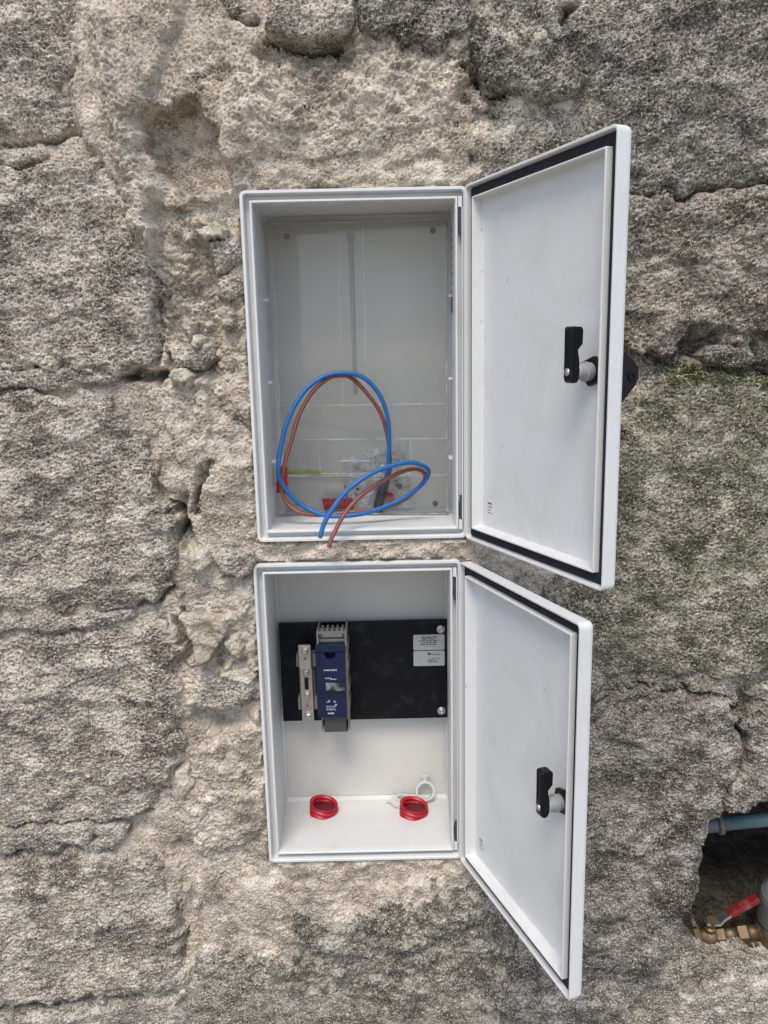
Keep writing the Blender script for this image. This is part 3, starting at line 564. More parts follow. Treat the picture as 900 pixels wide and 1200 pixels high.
hole = np.zeros((len(zs) - 1, len(xs) - 1), bool)
cxs, czs = (xs[:-1] + xs[1:]) / 2, (zs[:-1] + zs[1:]) / 2
for x0, x1, z0, z1 in BOXES:
    hole |= ((cxs > x0 + .003) & (cxs < x1 - .003))[None, :] & ((czs > z0 + .003) & (czs < z1 - .003))[:, None]

def sheet(name, mat, H, use, win, parent):
    """one relief mesh from the cells flagged in `use`, in world coordinates"""
    sz, sx = win
    Hh = H; nz, nx = Hh.shape
    q = np.argwhere(use)
    a = q[:, 0] * nx + q[:, 1]
    quads = np.stack([a, a + 1, a + 1 + nx, a + nx], 1)
    ids, inv = np.unique(quads, return_inverse=True)
    quads = inv.reshape(-1, 4).astype(np.int32)
    co = np.stack([X[win].ravel()[ids], -Hh.ravel()[ids], Z[win].ravel()[ids]], 1).astype(np.float32)
    me = bpy.data.meshes.new(name)
    me.vertices.add(len(ids)); me.vertices.foreach_set("co", co.ravel())
    me.loops.add(quads.size); me.loops.foreach_set("vertex_index", quads.ravel())
    me.polygons.add(len(quads))
    me.polygons.foreach_set("loop_start", np.arange(0, quads.size, 4, dtype=np.int32))
    me.update(calc_edges=True)
    me.validate()
    return link(name, me, M[mat], parent)

wall = thing("stone_wall", "rough old stone wall with sandy mortar, two open cabinets set into it", "wall", (.15, 0, GROUND_Z))

top = np.full(X.shape, -1.0)      # highest stone surface so far
deep = np.full(X.shape, -1.0)     # how far inside a stone
jobs = []
for idx, (style, base, R, poly) in enumerate(STONES + AUTO):
    px = [p[0] for p in poly]; pz = [p[1] for p in poly]
    win = window(min(px) - .04, max(px) + .04, min(pz) - .04, max(pz) + .04)
    x, zz = X[win], Z[win]
    if x.size < 16: continue
    small = max(px) - min(px) < .12
    wob = .25 if small else (.35 if max(pz) - min(pz) < .045 else 1.0)
    sd = poly_sd(poly, x + f_wx[win] * .006 * wob, zz + f_wz[win] * .005 * wob) + f_rag[win] * (.0007 if small else .0011)
    t = np.clip(1 - sd / R, 0, 1)
    edge = R * .55 * (1 - np.sqrt(np.clip(1 - t * t, 0, 1)))
    r = np.random.default_rng(idx)
    tx, tz = r.uniform(-.02, .02, 2)
    cx, cz = np.mean(px), np.mean(pz)
    h = base + tx * (x - cx) + tz * (zz - cz) - edge
    st, gr, rg, mid = f_streak[win], f_grit[win], ridge[win], f_mid2[win]
    if style == 'L':
        h = h + .0022 * f_big[win] + .0008 * mid + .0024 * f_sc[win] + .0012 * f_sc2[win] + .0008 * st + .0006 * gr
    elif style == 'R':
        h = h + .0036 * f_big[win] + .0012 * f_mid[win] + .0034 * f_sc[win] + .0013 * f_sc2[win] + .0004 * st + .0008 * gr
    elif style == 'G':
        h = h + .0035 * f_big[win] + .0012 * f_mid[win] + .0012 * f_sc[win] + .0010 * f_sc2[win] + .0008 * gr
    elif style == 'B':
        h = h + .0045 * f_big[win] + .0014 * mid + .0034 * f_sc[win] + .0014 * f_sc2[win] + .0008 * st + .0006 * gr
    elif style == 'P':
        h = h + .0012 * f_mid[win] + .0040 * f_sc2[win] + .0010 * f_sc[win] + .0008 * gr
    else:
        h = h + .0020 * f_big[win] + .0010 * mid + .0010 * f_sc[win] + .0010 * f_sc2[win] + .0005 * st + .0007 * gr
    if not small:
        for wd, dp, ln in CRACKS:
            lx = [p[0] for p in ln]; lz = [p[1] for p in ln]
            if min(lx) < max(px) and max(lx) > min(px) and min(lz) < max(pz) and max(lz) > min(pz) and dp > 0:
                h = h - .7 * dp * np.exp(-(line_d(ln, x + f_rag[win] * .0022 + f_wx[win] * .002, zz + f_rag[win] * .0012 + f_wz[win] * .002) / (wd * .8)) ** 2)
    if style in 'LRGBS': h = h - .0022 * np.clip(-gr - .9, 0, 1.4) - .0016 * np.clip(-f_sand[win] - 1.1, 0, 1.2)
    h = np.where(sd < 0, h - 12 * np.abs(sd) ** 1.5 / .008 ** .5, h)
    mg = np.maximum(.008, 1.3 * cell[win])
    use_v = sd > -mg
    use = use_v[:-1, :-1] & use_v[1:, :-1] & use_v[:-1, 1:] & use_v[1:, 1:]
    use &= ~hole[win[0].start:win[0].start + use.shape[0], win[1].start:win[1].start + use.shape[1]]
    jobs.append((style, h, use, win))
    better = (sd > 0) & (h > top[win])
    top[win] = np.where(better, h, top[win])
    deep[win] = np.maximum(deep[win], sd)

# mortar: troughs, smears, hollows, the open niche
def spot(cx, cz, rx, rz): return np.exp(-(((X - cx) / rx) ** 2 + ((Z - cz) / rz) ** 2) ** 2)
rub = spot(-.07, .30, .065, .14) + spot(-.06, -.16, .07, .09) + .5 * spot(-.08, -.42, .06, .12) + .7 * spot(.14, .60, .24, .07) + .6 * spot(.18, -.68, .30, .10)
mort = (-.006 + .0040 * f_big + .0011 * f_mid * (.6 + .4 * np.clip(f_big, -1, 1)) + .0004 * lump + .0008 * f_sand + .0005 * f_grit
        + rub * (.0022 * f_mid + .0030 * (lump - .6) + .0024 * f_sc2 + .0016 * f_sc + .0006 * f_grit))
mort -= .0016 * np.clip(-f_grit - 1.1, 0, 1.4)
for bx, bz, rx, rz, rot, amp in BUMPS:
    e = 3 * max(rx, rz)
    win = window(bx - e, bx + e, bz - e, bz + e)
    c, s = math.cos(math.radians(rot)), math.sin(math.radians(rot))
    x, zz = X[win] - bx + f_wx[win] * .004, Z[win] - bz + f_wz[win] * .004
    u, v = (x * c + zz * s) / rx, (-x * s + zz * c) / rz
    mort[win] += amp * np.exp(-(u * u + v * v) ** (2.2 if amp < 0 else 1.3))
for wd, dp, ln in CRACKS:
    e = wd * 6 + .01
    px = [p[0] for p in ln]; pz = [p[1] for p in ln]
    win = window(min(px) - e, max(px) + e, min(pz) - e, max(pz) + e)
    d = line_d(ln, X[win] + f_rag[win] * .0022 + f_wx[win] * .002, Z[win] + f_rag[win] * .0012 + f_wz[win] * .002)
    mort[win] -= dp * np.exp(-(d / wd) ** 2)
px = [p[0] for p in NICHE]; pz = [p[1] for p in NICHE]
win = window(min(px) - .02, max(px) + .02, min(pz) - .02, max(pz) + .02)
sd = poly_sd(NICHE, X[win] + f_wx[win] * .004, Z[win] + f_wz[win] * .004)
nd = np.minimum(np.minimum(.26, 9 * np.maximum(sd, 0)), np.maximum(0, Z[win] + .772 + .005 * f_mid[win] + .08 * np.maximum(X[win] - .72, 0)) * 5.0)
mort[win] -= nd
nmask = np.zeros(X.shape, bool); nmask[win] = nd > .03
for amp, soft, poly in TERRACES:
    px = [p[0] for p in poly]; pz = [p[1] for p in poly]
    win = window(min(px) - soft * 2, max(px) + soft * 2, min(pz) - soft * 2, max(pz) + soft * 2)
    sd = poly_sd(poly, X[win] + f_wx[win] * .004, Z[win] + f_wz[win] * .004) + .001 * f_rag[win]
    k = np.clip(sd / soft + .5, 0, 1)
    mort[win] += amp * k * k * (3 - 2 * k)
# trowelled mortar brought up to the cabinet edges
for x0, x1, z0, z1 in BOXES:
    d = np.hypot(np.maximum(np.maximum(x0 - X, X - x1), 0), np.maximum(np.maximum(z0 - Z, Z - z1), 0))
    k = np.exp(-(d / .03) ** 2)
    mort = mort * (1 - .65 * k) + (-.0045 + .0010 * f_sand + .0036 * f_mid + .0006 * f_chip) * .65 * k
for x0, x1, z0, z1 in BOXES:
    d = np.hypot(np.maximum(np.maximum(x0 - X, X - x1), 0), np.maximum(np.maximum(z0 - Z, Z - z1), 0))
    mort -= .014 * np.exp(-(d / .0035) ** 2) * np.clip(f_mid + .35, 0, 1)
buried = (deep > .02) & (mort < top - .004)
use = ~(buried[:-1, :-1] & buried[1:, :-1] & buried[:-1, 1:] & buried[1:, 1:]) & ~hole
full = (slice(0, len(zs)), slice(0, len(xs)))
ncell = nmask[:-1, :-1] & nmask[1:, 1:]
old = (X > .37 + .03 * f_mid + .05 * f_big) | (Z < -.66 + .02 * f_mid + .05 * f_big) 
old = old[:-1, :-1]
sheet("mortar", "mortar", mort, use & ~ncell & ~old, full, wall)
sheet("mortar", "old_mortar", mort, use & ~ncell & old, full, wall)
sheet("niche_lining", "niche_shade", mort, use & ncell, full, wall)
for style, h, use, win in jobs:
    if use.any(): sheet("stone", style, h, use, win, wall)
surf = np.maximum(top, mort)

def wall_y(x, z_):
    return -float(surf[min(len(zs) - 1, np.searchsorted(zs, z_)), min(len(xs) - 1, np.searchsorted(xs, x))])

# moss along the ledge
bm = bmesh.new()
for k in range(16000):
    s = random.random() * (len(MOSS) - 1); i = int(s); t = s - i
    x = MOSS[i][0] * (1 - t) + MOSS[i + 1][0] * t
    z_ = MOSS[i][1] * (1 - t) + MOSS[i + 1][1] * t + random.gauss(-.006, .008)
    dens = max(0, math.sin(x * 90) * math.sin(x * 37 + 1) + .3 * math.sin(x * 210))
    if random.random() > .25 + .4 * dens: continue
    y = wall_y(x, z_)
    l = random.uniform(.001, .0028); a = random.uniform(0, 6.28)
    base = Vector((x, y + .0005, z_))
    sd_ = Vector((math.cos(a), 0, math.sin(a))) * .0014
    tip = base + Vector((random.gauss(0, .4), -1, random.gauss(.4, .4))).normalized() * l
    bm.faces.new([bm.verts.new(p) for p in (base - sd_, base + sd_, tip)])
o = part("moss", bm, "moss", wall); o["kind"] = "stuff"

# ------------------------------------------------------------------ cabinets
def strokes(bm, x0, x1, z, h, y, xf, rnd, word=.004):
    """a printed line too small to read: word-length dashes"""
    x = x0
    while x < x1:
        w = min(rnd.uniform(.5, 1.6) * word, x1 - x)
        add_box(bm, (x, y - .0002, z), (x + w, y, z + h), xf)
        x += w + word * .28

def door_frame(hx, hy, a):
    d = Vector((math.cos(a), -math.sin(a), 0)); n = Vector((math.sin(a), math.cos(a), 0)); h = Vector((hx, hy, 0))
    return lambda p: h + d * p[0] + n * p[1] + Vector((0, 0, p[2]))

def cabinet(rect, ang, label, zl, outer_key):
    x0, x1, z0, z1 = rect
    t = thing("electrical_cabinet", label, "electrical cabinet", ((x0 + x1) / 2, D / 2, z0))
    prof = [(.004, D + .004), (.001, D * .4), (0, .002), (.0008, 0), (.0040, 0), (.0048, .001), (.0060, .014), (.0120, .014),
            (.0126, .003), (.0132, .0022), (.0150, .0022), (.0157, .003), (.0165, .010), (.0085, D - .008), (.013, D)]
    part("body", frame_loft(prof, rect, .008, IDENT, True, True), "white", t)
    bm = bmesh.new()
    loft(bm, [[(a, y, b) for a, b in rrect(x0 + .0142, x1 - .0142, z0 + .0142, z1 - .0142, .004)] for y in (D - .0001, D - .0012)], True, True)
    part("back_shade_sheet", bm, "inner", t)  # added sheet over the back wall, toned down for the shade inside
    # hinge column in the right-hand groove
    bm = boxm((x1 - .0118, .004, z0 + .012), (x1 - .0064, .0125, z0 + .026), bev=.001)
    add_box(bm, (x1 - .0118, .004, z1 - .026), (x1 - .0064, .0125, z1 - .012), bev=.001)
    add_box(bm, (x1 - .0072, .0035, z0 + .026), (x1 - .0058, .0120, z1 - .026))
    part("hinge_rail", bm, "white", t)
    for zz in (z0 + .045, z1 - .045):
        bm = lathem([(.0022, -.016), (.0022, .016)], (x1 - .0085, .006, zz), (0, 0, 1), 10)
        add_box(bm, (x1 - .0115, .0050, zz - .006), (x1 - .0062, .0095, zz + .006), bev=.0008)
        part("hinge", bm, "dgrey", t)
    # door
    Wd, th = .296, .018
    xf = door_frame(x1 - .004, -.004, ang)
    dr = (0, Wd, z0 + .0005, z1 - .0005)
    prof = [(.004, th), (.001, th - .001), (0, th - .004), (0, .0006), (.0008, 0), (.0026, 0), (.0034, .0008), (.0042, .0135),
            (.0165, .0135), (.0172, .001), (.0177, .0002), (.0192, .0002), (.0198, .001), (.0215, .0145), (.0225, .0155)]
    door = part("door", frame_loft(prof, dr, .007, xf, True, True), "white", t)
    part("gasket", frame_loft([(.0046, .0133), (.0046, .0075), (.006, .0062), (.0145, .0062), (.0163, .0078), (.0163, .0133)], dr, .007, xf, close=True), "gasket", door)
    def dpart(name, bm, mat, smooth=False): return part(name, bm, mat, door, smooth)
    u0 = .252
    n_ = (xf((0, 1, 0)) - xf((0, 0, 0)))
    dpart("lock_flange", lathem([(.0165, .0155), (.0165, .0105), (.015, .0095)], xf((u0, 0, zl)), n_, 6), "black")
    dpart("lock_barrel", lathem([(.0098, .011), (.0098, .004), (.0108, .0035), (.0108, .001), (.0092, .0005), (.0088, -.0085), (.0080, -.0095)], xf((u0, 0, zl)), n_, 28), "grey")
    # lever: side outline (v, z) carried across the width
    out = [(-.0205, -.006), (-.0195, -.0100), (-.0165, -.0118), (-.0120, -.0112), (-.0095, -.007), (-.0092, .010), (-.0108, .018), (-.0118, .023), (-.0085, .0265),
           (-.0055, .029), (-.0050, .044), (-.0075, .0470), (-.0185, .0475), (-.0205, .0455)]
    bm = bmesh.new()
    loops = []
    for s, k in ((-.0066, .90), (-.0056, 1), (.0056, 1), (.0066, .90)):
        cv, cz = -.0145, .016
        loops.append([xf((u0 + s, cv + (v - cv) * k, zl + cz + (z_ - cz) * (.985 if k < 1 else 1))) for v, z_ in out])
    loft(bm, loops, True, True)
    for s in (-.0045, .0018):
        add_box(bm, (u0 + s, -.0213, zl + .010), (u0 + s + .0024, -.0200, zl + .043), xf, .0005)
    lever = dpart("latch_lever", bm, "black")
    bm = lathem([(.0042, -.0196), (.0042, -.0212), (.003, -.0222), (.0008, -.0224)], xf((u0, 0, zl)), n_, 16)
    dpart("latch_screw", bm, "steel", True)
    # lock cover on the outer side
    if outer_key:
        bm = bmesh.new()
        zz = zl - .004
        prof_o = [(th, -.034), (th + .012, -.030), (th + .030, -.012), (th + .034, -.004), (th + .034, .006), (th + .028, .014), (th + .006, .030), (th, .031)]
        loft(bm, [[xf((u, v, zz + z_)) for v, z_ in prof_o] for u in (u0 - .012, u0 + .028)], True, True)
        add_box(bm, (u0 + .0278, th + .010, zz - .022), (u0 + .0292, th + .0135, zz + .018), xf)
        lathe(bm, [(.0048, 0), (.0048, .0016), (.0030, .0016), (.0030, .0004)], xf((u0 + .028, th + .0245, zz - .002)), xf((1, 0, 0)) - xf((0, 0, 0)), 16)
        dpart("lock_cover", bm, "black")
    # printed mark near the hinge: the lines of print beside where a code square sits
    rnd = random.Random(3)
    bm = bmesh.new()
    for k, (w, hh) in enumerate(((.010, .0022), (.012, .0009), (.007, .0009), (.011, .0009))):
        strokes(bm, .036, .036 + w, z0 + .055 - k * .0042, hh, .0155, xf, rnd, .004)
    dpart("printed_mark", bm, "print")["kind"] = "stuff"
    return t

upper = cabinet(BOXES[0], 1.1524, "open white cabinet above the other one, coiled blue and brown cables inside", .236, True)
lower = cabinet(BOXES[1], 1.2104, "open white cabinet holding a black plate with a navy fuse switch", -.272, False)
upper["group"] = lower["group"] = "electrical cabinets set into the stone wall"

# --- inside the upper cabinet
bm = boxm((.1375, D - .0038, .20), (.1432, D - .0014, .432), bev=.0008)
part("back_rail", bm, "rail", upper)
bm = lathem([(.0062, 0), (.0062, -.004), (.004, -.0045)], (.140, D - .0014, .436), (0, 1, 0), 18)
part("back_boss", bm, "rail", upper)

PL = dict(x0=.024, x1=.280, yl=.142, yr=.112)
def on_panel(x, z_, off=0.0):
    s = (x - PL["x0"]) / (PL["x1"] - PL["x0"])
    return Vector((x, PL["yl"] + (PL["yr"] - PL["yl"]) * s + off, z_))
def panel_box(x0, x1, z0, z1, y0, y1, bev=0):
    return boxm((x0, y0, z0), (x1, y1, z1), lambda p: on_panel(p[0], p[2], p[1]), bev)
panel = part("clear_panel", panel_box(PL["x0"], PL["x1"], .014, .452, 0, .002), "clear", upper)
def rib(name, *a):
    return part(name, panel_box(*a), "edge", panel)
for zz in (.184, .131, .074):
    rib("panel_rib", PL["x0"], PL["x1"] + .001, zz, zz + .0016, -.004, .0002)
for xx in (.122, .159):
    rib("panel_rib", xx, xx + .0011, .186, .448, -.0016, -.0002)
rib("panel_edge", PL["x0"], PL["x1"], .4508, .4532, -.001, .003)
rib("panel_edge", PL["x0"] - .0012, PL["x0"] + .0004, .014, .452, -.001, .003)
rib("panel_edge", PL["x1"] - .0004, PL["x1"] + .0012, .014, .452, -.001, .003)
rib("panel_edge", PL["x0"], PL["x1"], .0128, .0145, -.001, .003)
for a in ((.082, .0835, .078, .130), (.224, .2255, .078, .130), (.082, .225, .0775, .0788)):
    rib("window_edge", a[0], a[1], a[2], a[3], -.005, -.0003)
rib("window_edge", .112, .1135, .0792, .098, -.005, -.0003)
rib("window_edge", .114, .190, .0975, .0988, -.005, -.0003)
for xx, zz in ((.045, .436), (.262, .436), (.045, .030), (.262, .030)):
    bm = lathem([(.0042, .001), (.0042, -.004), (.0025, -.0045)], on_panel(xx, zz), (0, 1, 0), 16)
    part("panel_screw", bm, "pgrey" if zz > .2 or xx < .2 else "dgrey", panel)
for zz in (.10, .22, .34):
    for xx in (.0115, .2885):
        part("wall_lug", boxm((xx - .006, .10, zz), (xx + .006, .125, zz + .004), bev=.001), "white", upper)
rnd = random.Random(9)
bm = bmesh.new()
side = lambda p: Vector((x_side(p[1]), p[1], p[2]))
def x_side(y): return W - (.0165 + (.0085 - .0165) * (y - .010) / (D - .018)) - .0004
for k in range(9):
    zz = .43 - k * .012
    add_box(bm, (0, .070 + rnd.uniform(0, .02), zz), (.0003, .070 + rnd.uniform(.025, .05), zz + .0025), lambda p: Vector((x_side(p[1]) - p[0], p[1], p[2])))
add_box(bm, (0, .075, .318), (.0003, .125, .340), lambda p: Vector((x_side(p[1]) - p[0], p[1], p[2])))
part("side_label", bm, "dgrey", upper)["kind"] = "stuff"

def cable(name, pts, r, mat, label):
    bm = bmesh.new()
    tube(bm, smooth_path(pts, 7), r, 12)
    o = tag(part(name, bm, mat, smooth=True), label, "cable")
    e, d = Vector(pts[-1]), (Vector(pts[-1]) - Vector(pts[-2])).normalized()
    part("copper_core", lathem([(r * .62, -.001), (r * .62, .0006), (r * .5, .0012)], e, d, 10), "copper", o)
    return o
cable("cable", WIRE_BLUE, .0034, "blue", "thick blue insulated cable looped inside the cabinet, end hanging over the lip")
cable("cable", WIRE_BROWN, .0031, "brown", "reddish brown insulated cable coiled alongside the blue one, end hanging free")
cable("cable", WIRE_EARTH, .0022, "earth", "short yellow-green earth wire behind the clear panel")
s0 = Vector(WIRE_BLUE[0])
bm = bmesh.new()
tube(bm, smooth_path([s0 + Vector((-.006, .006, -.055)), s0 + Vector((-.005, .003, -.03)), s0 + Vector((-.002, .001, -.008)), s0 + Vector((.004, -.006, .012))], 6), lambda t: .0085 - .001 * t, 14)
tag(part("cable_sheath", bm, "dgrey", smooth=True), "dark grey outer sheath the blue and brown cables come out of", "cable sheath")

def conduit(center, r, turns, height, slant, label, axis_=(0, 0, 1), sx=(1, 0)):
    """short end of ribbed duct, cut open at the top"""
    ax = Vector(axis_).normalized()
    bm = bmesh.new()
    segs, n = 36, turns * 8
    u = ax.orthogonal().normalized() if abs(ax.z) < .9 else Vector((1, 0, 0))
    w = ax.cross(u)
    def ring(h, rr, k_slant):
        out = []
        for k in range(segs):
            a = 2 * math.pi * k / segs
            hh = h + k_slant * (-math.cos(a) + .25 * math.sin(a)) * r
            out.append(Vector(center) + ax * hh + (u * math.cos(a) + w * math.sin(a)) * rr)
        return out
    loops = []
    for i in range(n + 1):
        ph = i / 8 * 2 * math.pi
        loops.append(ring((height + .012) * i / n - .012, r * (.92 + .08 * math.cos(ph) - .05 * i / n), slant * (1 - .5 * i / n)))
    for i in range(n, -1, -1):
        ph = i / 8 * 2 * math.pi
        loops.append(ring((height + .012) * i / n - .0118, r * (.86 + .08 * math.cos(ph) - .05 * i / n), slant * (1 - .5 * i / n)))
    loft(bm, loops, close=True)
    t = thing("conduit_end", label, "conduit", tuple(center))
    part("sleeve", bm, "red", t, True)
    part("bore_shade", lathem([(r * .80, height * .40), (r * .74, height * .52)], center, ax, 28), "darkred", t)  # dark disc across the mouth, painted as the shaded depth of the duct
    return t

FLOOR1 = .0135
conduit((.096, .150, .026), .0098, 5, .036, .25, "red ribbed duct end behind the clear panel, beside the plastic bag", (1, -.12, .02))
conduit((.0245, .112, .066), .0095, 3, .026, .1, "narrow red duct end against the side wall behind the cable loop", (.05, -.1, 1))

# crumpled clear bag with small fittings, behind the panel
bm = bmesh.new()
bag = thing("plastic_bag", "crumpled clear plastic bag of fittings behind the clear panel", "plastic bag", (.155, .150, .02))
nx, nz = 22, 20
grid = {}
rb = np.random.default_rng(4)
tl = tile(64, 1.0, .08, .5, .6)
for s in (0, 1):
    for j in range(nz + 1):
        for i in range(nx + 1):
            a, b = i / nx, j / nz
            x = .112 + a * .105 + .012 * (1 - b)
            z_ = .016 + b * (.085 + .022 * a)
            e = math.sqrt(max(0, math.sin(math.pi * a) * math.sin(math.pi * min(1, b * 1.02 + .02))))
            wv = float(sample(tl, np.array([a * .9]), np.array([b * .9]))[0])
            y = .1535 + (1 if s else -1) * .008 * e + .0022 * wv * e
            y = min(y, .1630)
            grid[s, i, j] = bm.verts.new((x, y, z_))
for s in (0, 1):
    for j in range(nz):
        for i in range(nx):
            bm.faces.new((grid[s, i, j], grid[s, i + 1, j], grid[s, i + 1, j + 1], grid[s, i, j + 1]))
part("film", bm, "bag", bag)
for k, (bx, bz, br, mt) in enumerate(((.190, .034, .009, "red"), (.206, .052, .006, "dgrey"), (.176, .028, .007, "steel"), (.199, .026, .006, "brass"))):
    bm = lathem([(br, 0), (br, .006), (br * .5, .006), (br * .5, .009)], (bx, .150, bz), (.3 - .2 * k, 1, .3), 6)
    part("fitting", bm, mt, bag)

# --- inside the lower cabinet
YP = .138
plate = part("mounting_plate", boxm((.0045, YP, -.3425), (.2855, YP + .006, -.1695), bev=.0008), "plate", lower)
for zz in (-.186, -.330):
    bm = lathem([(.0070, 0), (.0070, -.0008), (.0062, -.0012)], (.2712, YP, zz), (0, 1, 0), 20)
    lathe(bm, [(.0050, -.001), (.0048, -.0030), (.003, -.0042), (.0022, -.0042), (.0016, -.0030)], (.2712, YP, zz), (0, 1, 0), 16)
    part("screw", bm, "steel", plate, True)
    part("bracket", boxm((.2860, YP - .004, zz - .012), (.2895, YP + .02, zz + .012), bev=.0006), "inner", lower)
rnd = random.Random(5)
for k, (za, zb) in enumerate(((-.2212, -.1945), (-.2490, -.2225))):
    bm = bmesh.new()
    loft(bm, [[(a, y, b) for a, b in rrect(.2255, .2770, za, zb, .0022)] for y in (YP - .0001, YP - .0005)], True, True)
    stk = part("sticker", bm, "sticker", plate)
    bm = bmesh.new()
    if k == 0:
        for j in range(5):
            cw = (.026, .023, .034, .026, .027)[j]
            strokes(bm, .2512 - cw / 2, .2512 + cw / 2, zb - .0048 - j * .0033, .0015, YP - .0005, IDENT, rnd, .006)
    else:
        add_box(bm, (.2492, YP - .0007, zb - .0060), (.2535, YP - .0005, zb - .0035))
        for j, (zz, cw) in enumerate(((-.0068, .019), (-.0148, .019), (-.0178, .014), (-.0204, .018))):
            strokes(bm, .2495, .2495 + cw, zb + zz, .0011, YP - .0005, IDENT, rnd, .005)
    part("print", bm, "print", stk)["kind"] = "stuff"

sw = thing("fuse_switch", "navy blue fuse switch with grey ends on the black plate", "fuse switch", (.095, .105, -.335))
bm = boxm((.0735, .088, -.3180), (.1190, YP - .0002, -.1800), bev=.0015)
for zz in (-.300, -.272, -.232, -.200):
    add_box(bm, (.1185, .094, zz), (.1205, .130, zz + .012), bev=.0005)
part("base", bm, "pgrey", sw)
bm = boxm((.0715, .078, -.1885), (.0745, YP - .004, -.1630), bev=.0006)
add_box(bm, (.1155, .078, -.1885), (.1190, YP - .004, -.1630), bev=.0006)
add_box(bm, (.0745, .094, -.1800), (.1155, .100, -.1650), bev=.0006)
add_box(bm, (.0745, .079, -.1680), (.1155, .0815, -.1640), bev=.0006)
for k in range(5):
    add_box(bm, (.079 + k * .0078, .080, -.1640), (.0825 + k * .0078, .100, -.1605), bev=.0006)
tp = part("top_terminal", bm, "pgrey", sw)
part("terminal_plate", boxm((.0790, .0925, -.1785), (.1110, .0938, -.1690)), "nickel", tp)
# cover with a rounded finger notch at the top and a step half way
bm = bmesh.new()
fr = [(.0692, -.1845), (.0692, -.3045), (.1150, -.3045), (.1150, -.1845), (.1010, -.1845)]
arc = [(.0925 + .0088 * math.cos(a), -.1985 + .0088 * math.sin(a)) for a in np.linspace(0, -math.pi, 10)]
full_out = [(.0692, -.1960), (.0692, -.3045), (.1150, -.3045), (.1150, -.1960), (.1013, -.1960)] + arc + [(.0837, -.1960)]
loft(bm, [[(a, y, b) for a, b in full_out] for y in (.090, .0715, .0705)], True, True)
add_box(bm, (.0692, .0715, -.1958), (.1150, .090, -.1845), bev=.001)
for xx in (.0700, .1085):
    add_box(bm, (xx, .0685, -.2150), (xx + .0055, .0706, -.1975), bev=.0008)
add_box(bm, (.0700, .0680, -.2620), (.1145, .0706, -.2600), bev=.0004)
cov = part("cover", bm, "navy", sw)
part("finger_recess", boxm((.0840, .0860, -.2070), (.1010, .0895, -.1960)), "black", cov)
rnd = random.Random(8)
bm = bmesh.new()
strokes(bm, .0815, .1020, -.2262, .0024, .0705, IDENT, rnd, .0035)
strokes(bm, .0830, .0935, -.2395, .0018, .0705, IDENT, rnd, .003)
strokes(bm, .0920, .1010, -.2412, .0018, .0705, IDENT, rnd, .003)
for j in range(3):
    strokes(bm, .0835, .0985, -.2865 - j * .0030, .0012, .0705, IDENT, rnd, .004)
strokes(bm, .0855, .1000, -.2990, .0024, .0705, IDENT, rnd, .016)
for a, b in (((.0840, -.2790), (.0880, -.2780)), ((.0870, -.2785), (.0895, -.2755))):
    add_box(bm, (a[0], .0702, min(a[1], b[1])), (b[0], .0705, max(a[1], b[1])))
for x_, z_ in ((.0955, -.2765), (.0975, -.2820)):
    add_box(bm, (x_, .0702, z_ - .003), (x_ + .0028, .0705, z_))
part("print", bm, "light_print", cov)["kind"] = "stuff"
part("clear_window", boxm((.0840, .0672, -.2585), (.1145, .0684, -.2450), bev=.0003), "edge", cov)
bm = bmesh.new()
loft(bm, [[(a, y, b) for a, b in rrect(x0, x1, z0, z1, .0015)] for y, x0, x1, z0, z1 in ((.128, .0760, .1170, -.3400, -.3050), (.090, .0775, .1150, -.3400, -.3050), (.079, .0800, .1130, -.3330, -.3050))], True, True)
part("bottom_shroud", bm, "dgrey", sw)
for xx in (.0735, .1165):
    part("side_cheek", boxm((xx, .086, -.3360), (xx + .0022, .130, -.3050), bev=.0004), "pgrey", sw)

tb = thing("terminal_bar", "silver neutral terminal bar with four screws beside the fuse switch", "terminal bar", (.050, .115, -.329))
for zz in (-.2370, -.3120):
    bm = boxm((.0335, .118, zz), (.0655, YP - .0002, zz + .0210), bev=.001)
    for xx in (.0338, .0612):
        add_box(bm, (xx, .114, zz + .001), (xx + .004, .120, zz + .020), bev=.0006)
    part("support", bm, "pgrey", tb)
part("rail", boxm((.0365, .124, -.3080), (.0625, YP - .0002, -.2170), bev=.001), "pgrey", tb)
bm = boxm((.0398, .1100, -.3290), (.0592, .1150, -.2345), bev=.0006)
add_box(bm, (.0392, .1040, -.2330), (.0588, .1095, -.1955), bev=.0006)
add_box(bm, (.0392, .1040, -.2360), (.0588, .1150, -.2325), bev=.0006)
bar = part("bar", bm, "nickel", tb)
part("slot", boxm((.0462, .1094, -.2740), (.0528, .1101, -.2530), bev=.0002), "black", bar)
for zz, yy, r in ((-.2050, .1040, .0072), (-.2440, .1100, .0064), (-.2830, .1100, .0064), (-.3200, .1100, .0072)):
    bm = lathem([(r, 0), (r, -.001)], (.0494, yy, zz), (0, 1, 0), 24)
    lathe(bm, [(r * .82, -.0008), (r * .82, -.0048), (r * .62, -.0060), (r * .34, -.0060), (r * .28, -.0035)], (.0494, yy, zz), (0, 1, 0), 6)
    part("screw", bm, "steel", tb)
for zz in (-.2180, -.3020):
    part("hole", lathem([(.0016, .0), (.0016, -.0003)], (.0494, .1039 if zz > -.23 else .1099, zz), (0, 1, 0), 12), "dgrey", bar)

FLOOR2 = -G - H2 + .0105
conduit((.069, .118, FLOOR2), .0250, 4, .018, .32, "red ribbed duct end standing alone on the cabinet floor, below the fuse switch")
conduit((.2215, .108, FLOOR2), .0250, 4, .018, .30, "red ribbed duct end on the cabinet floor, in front of the grey clip")
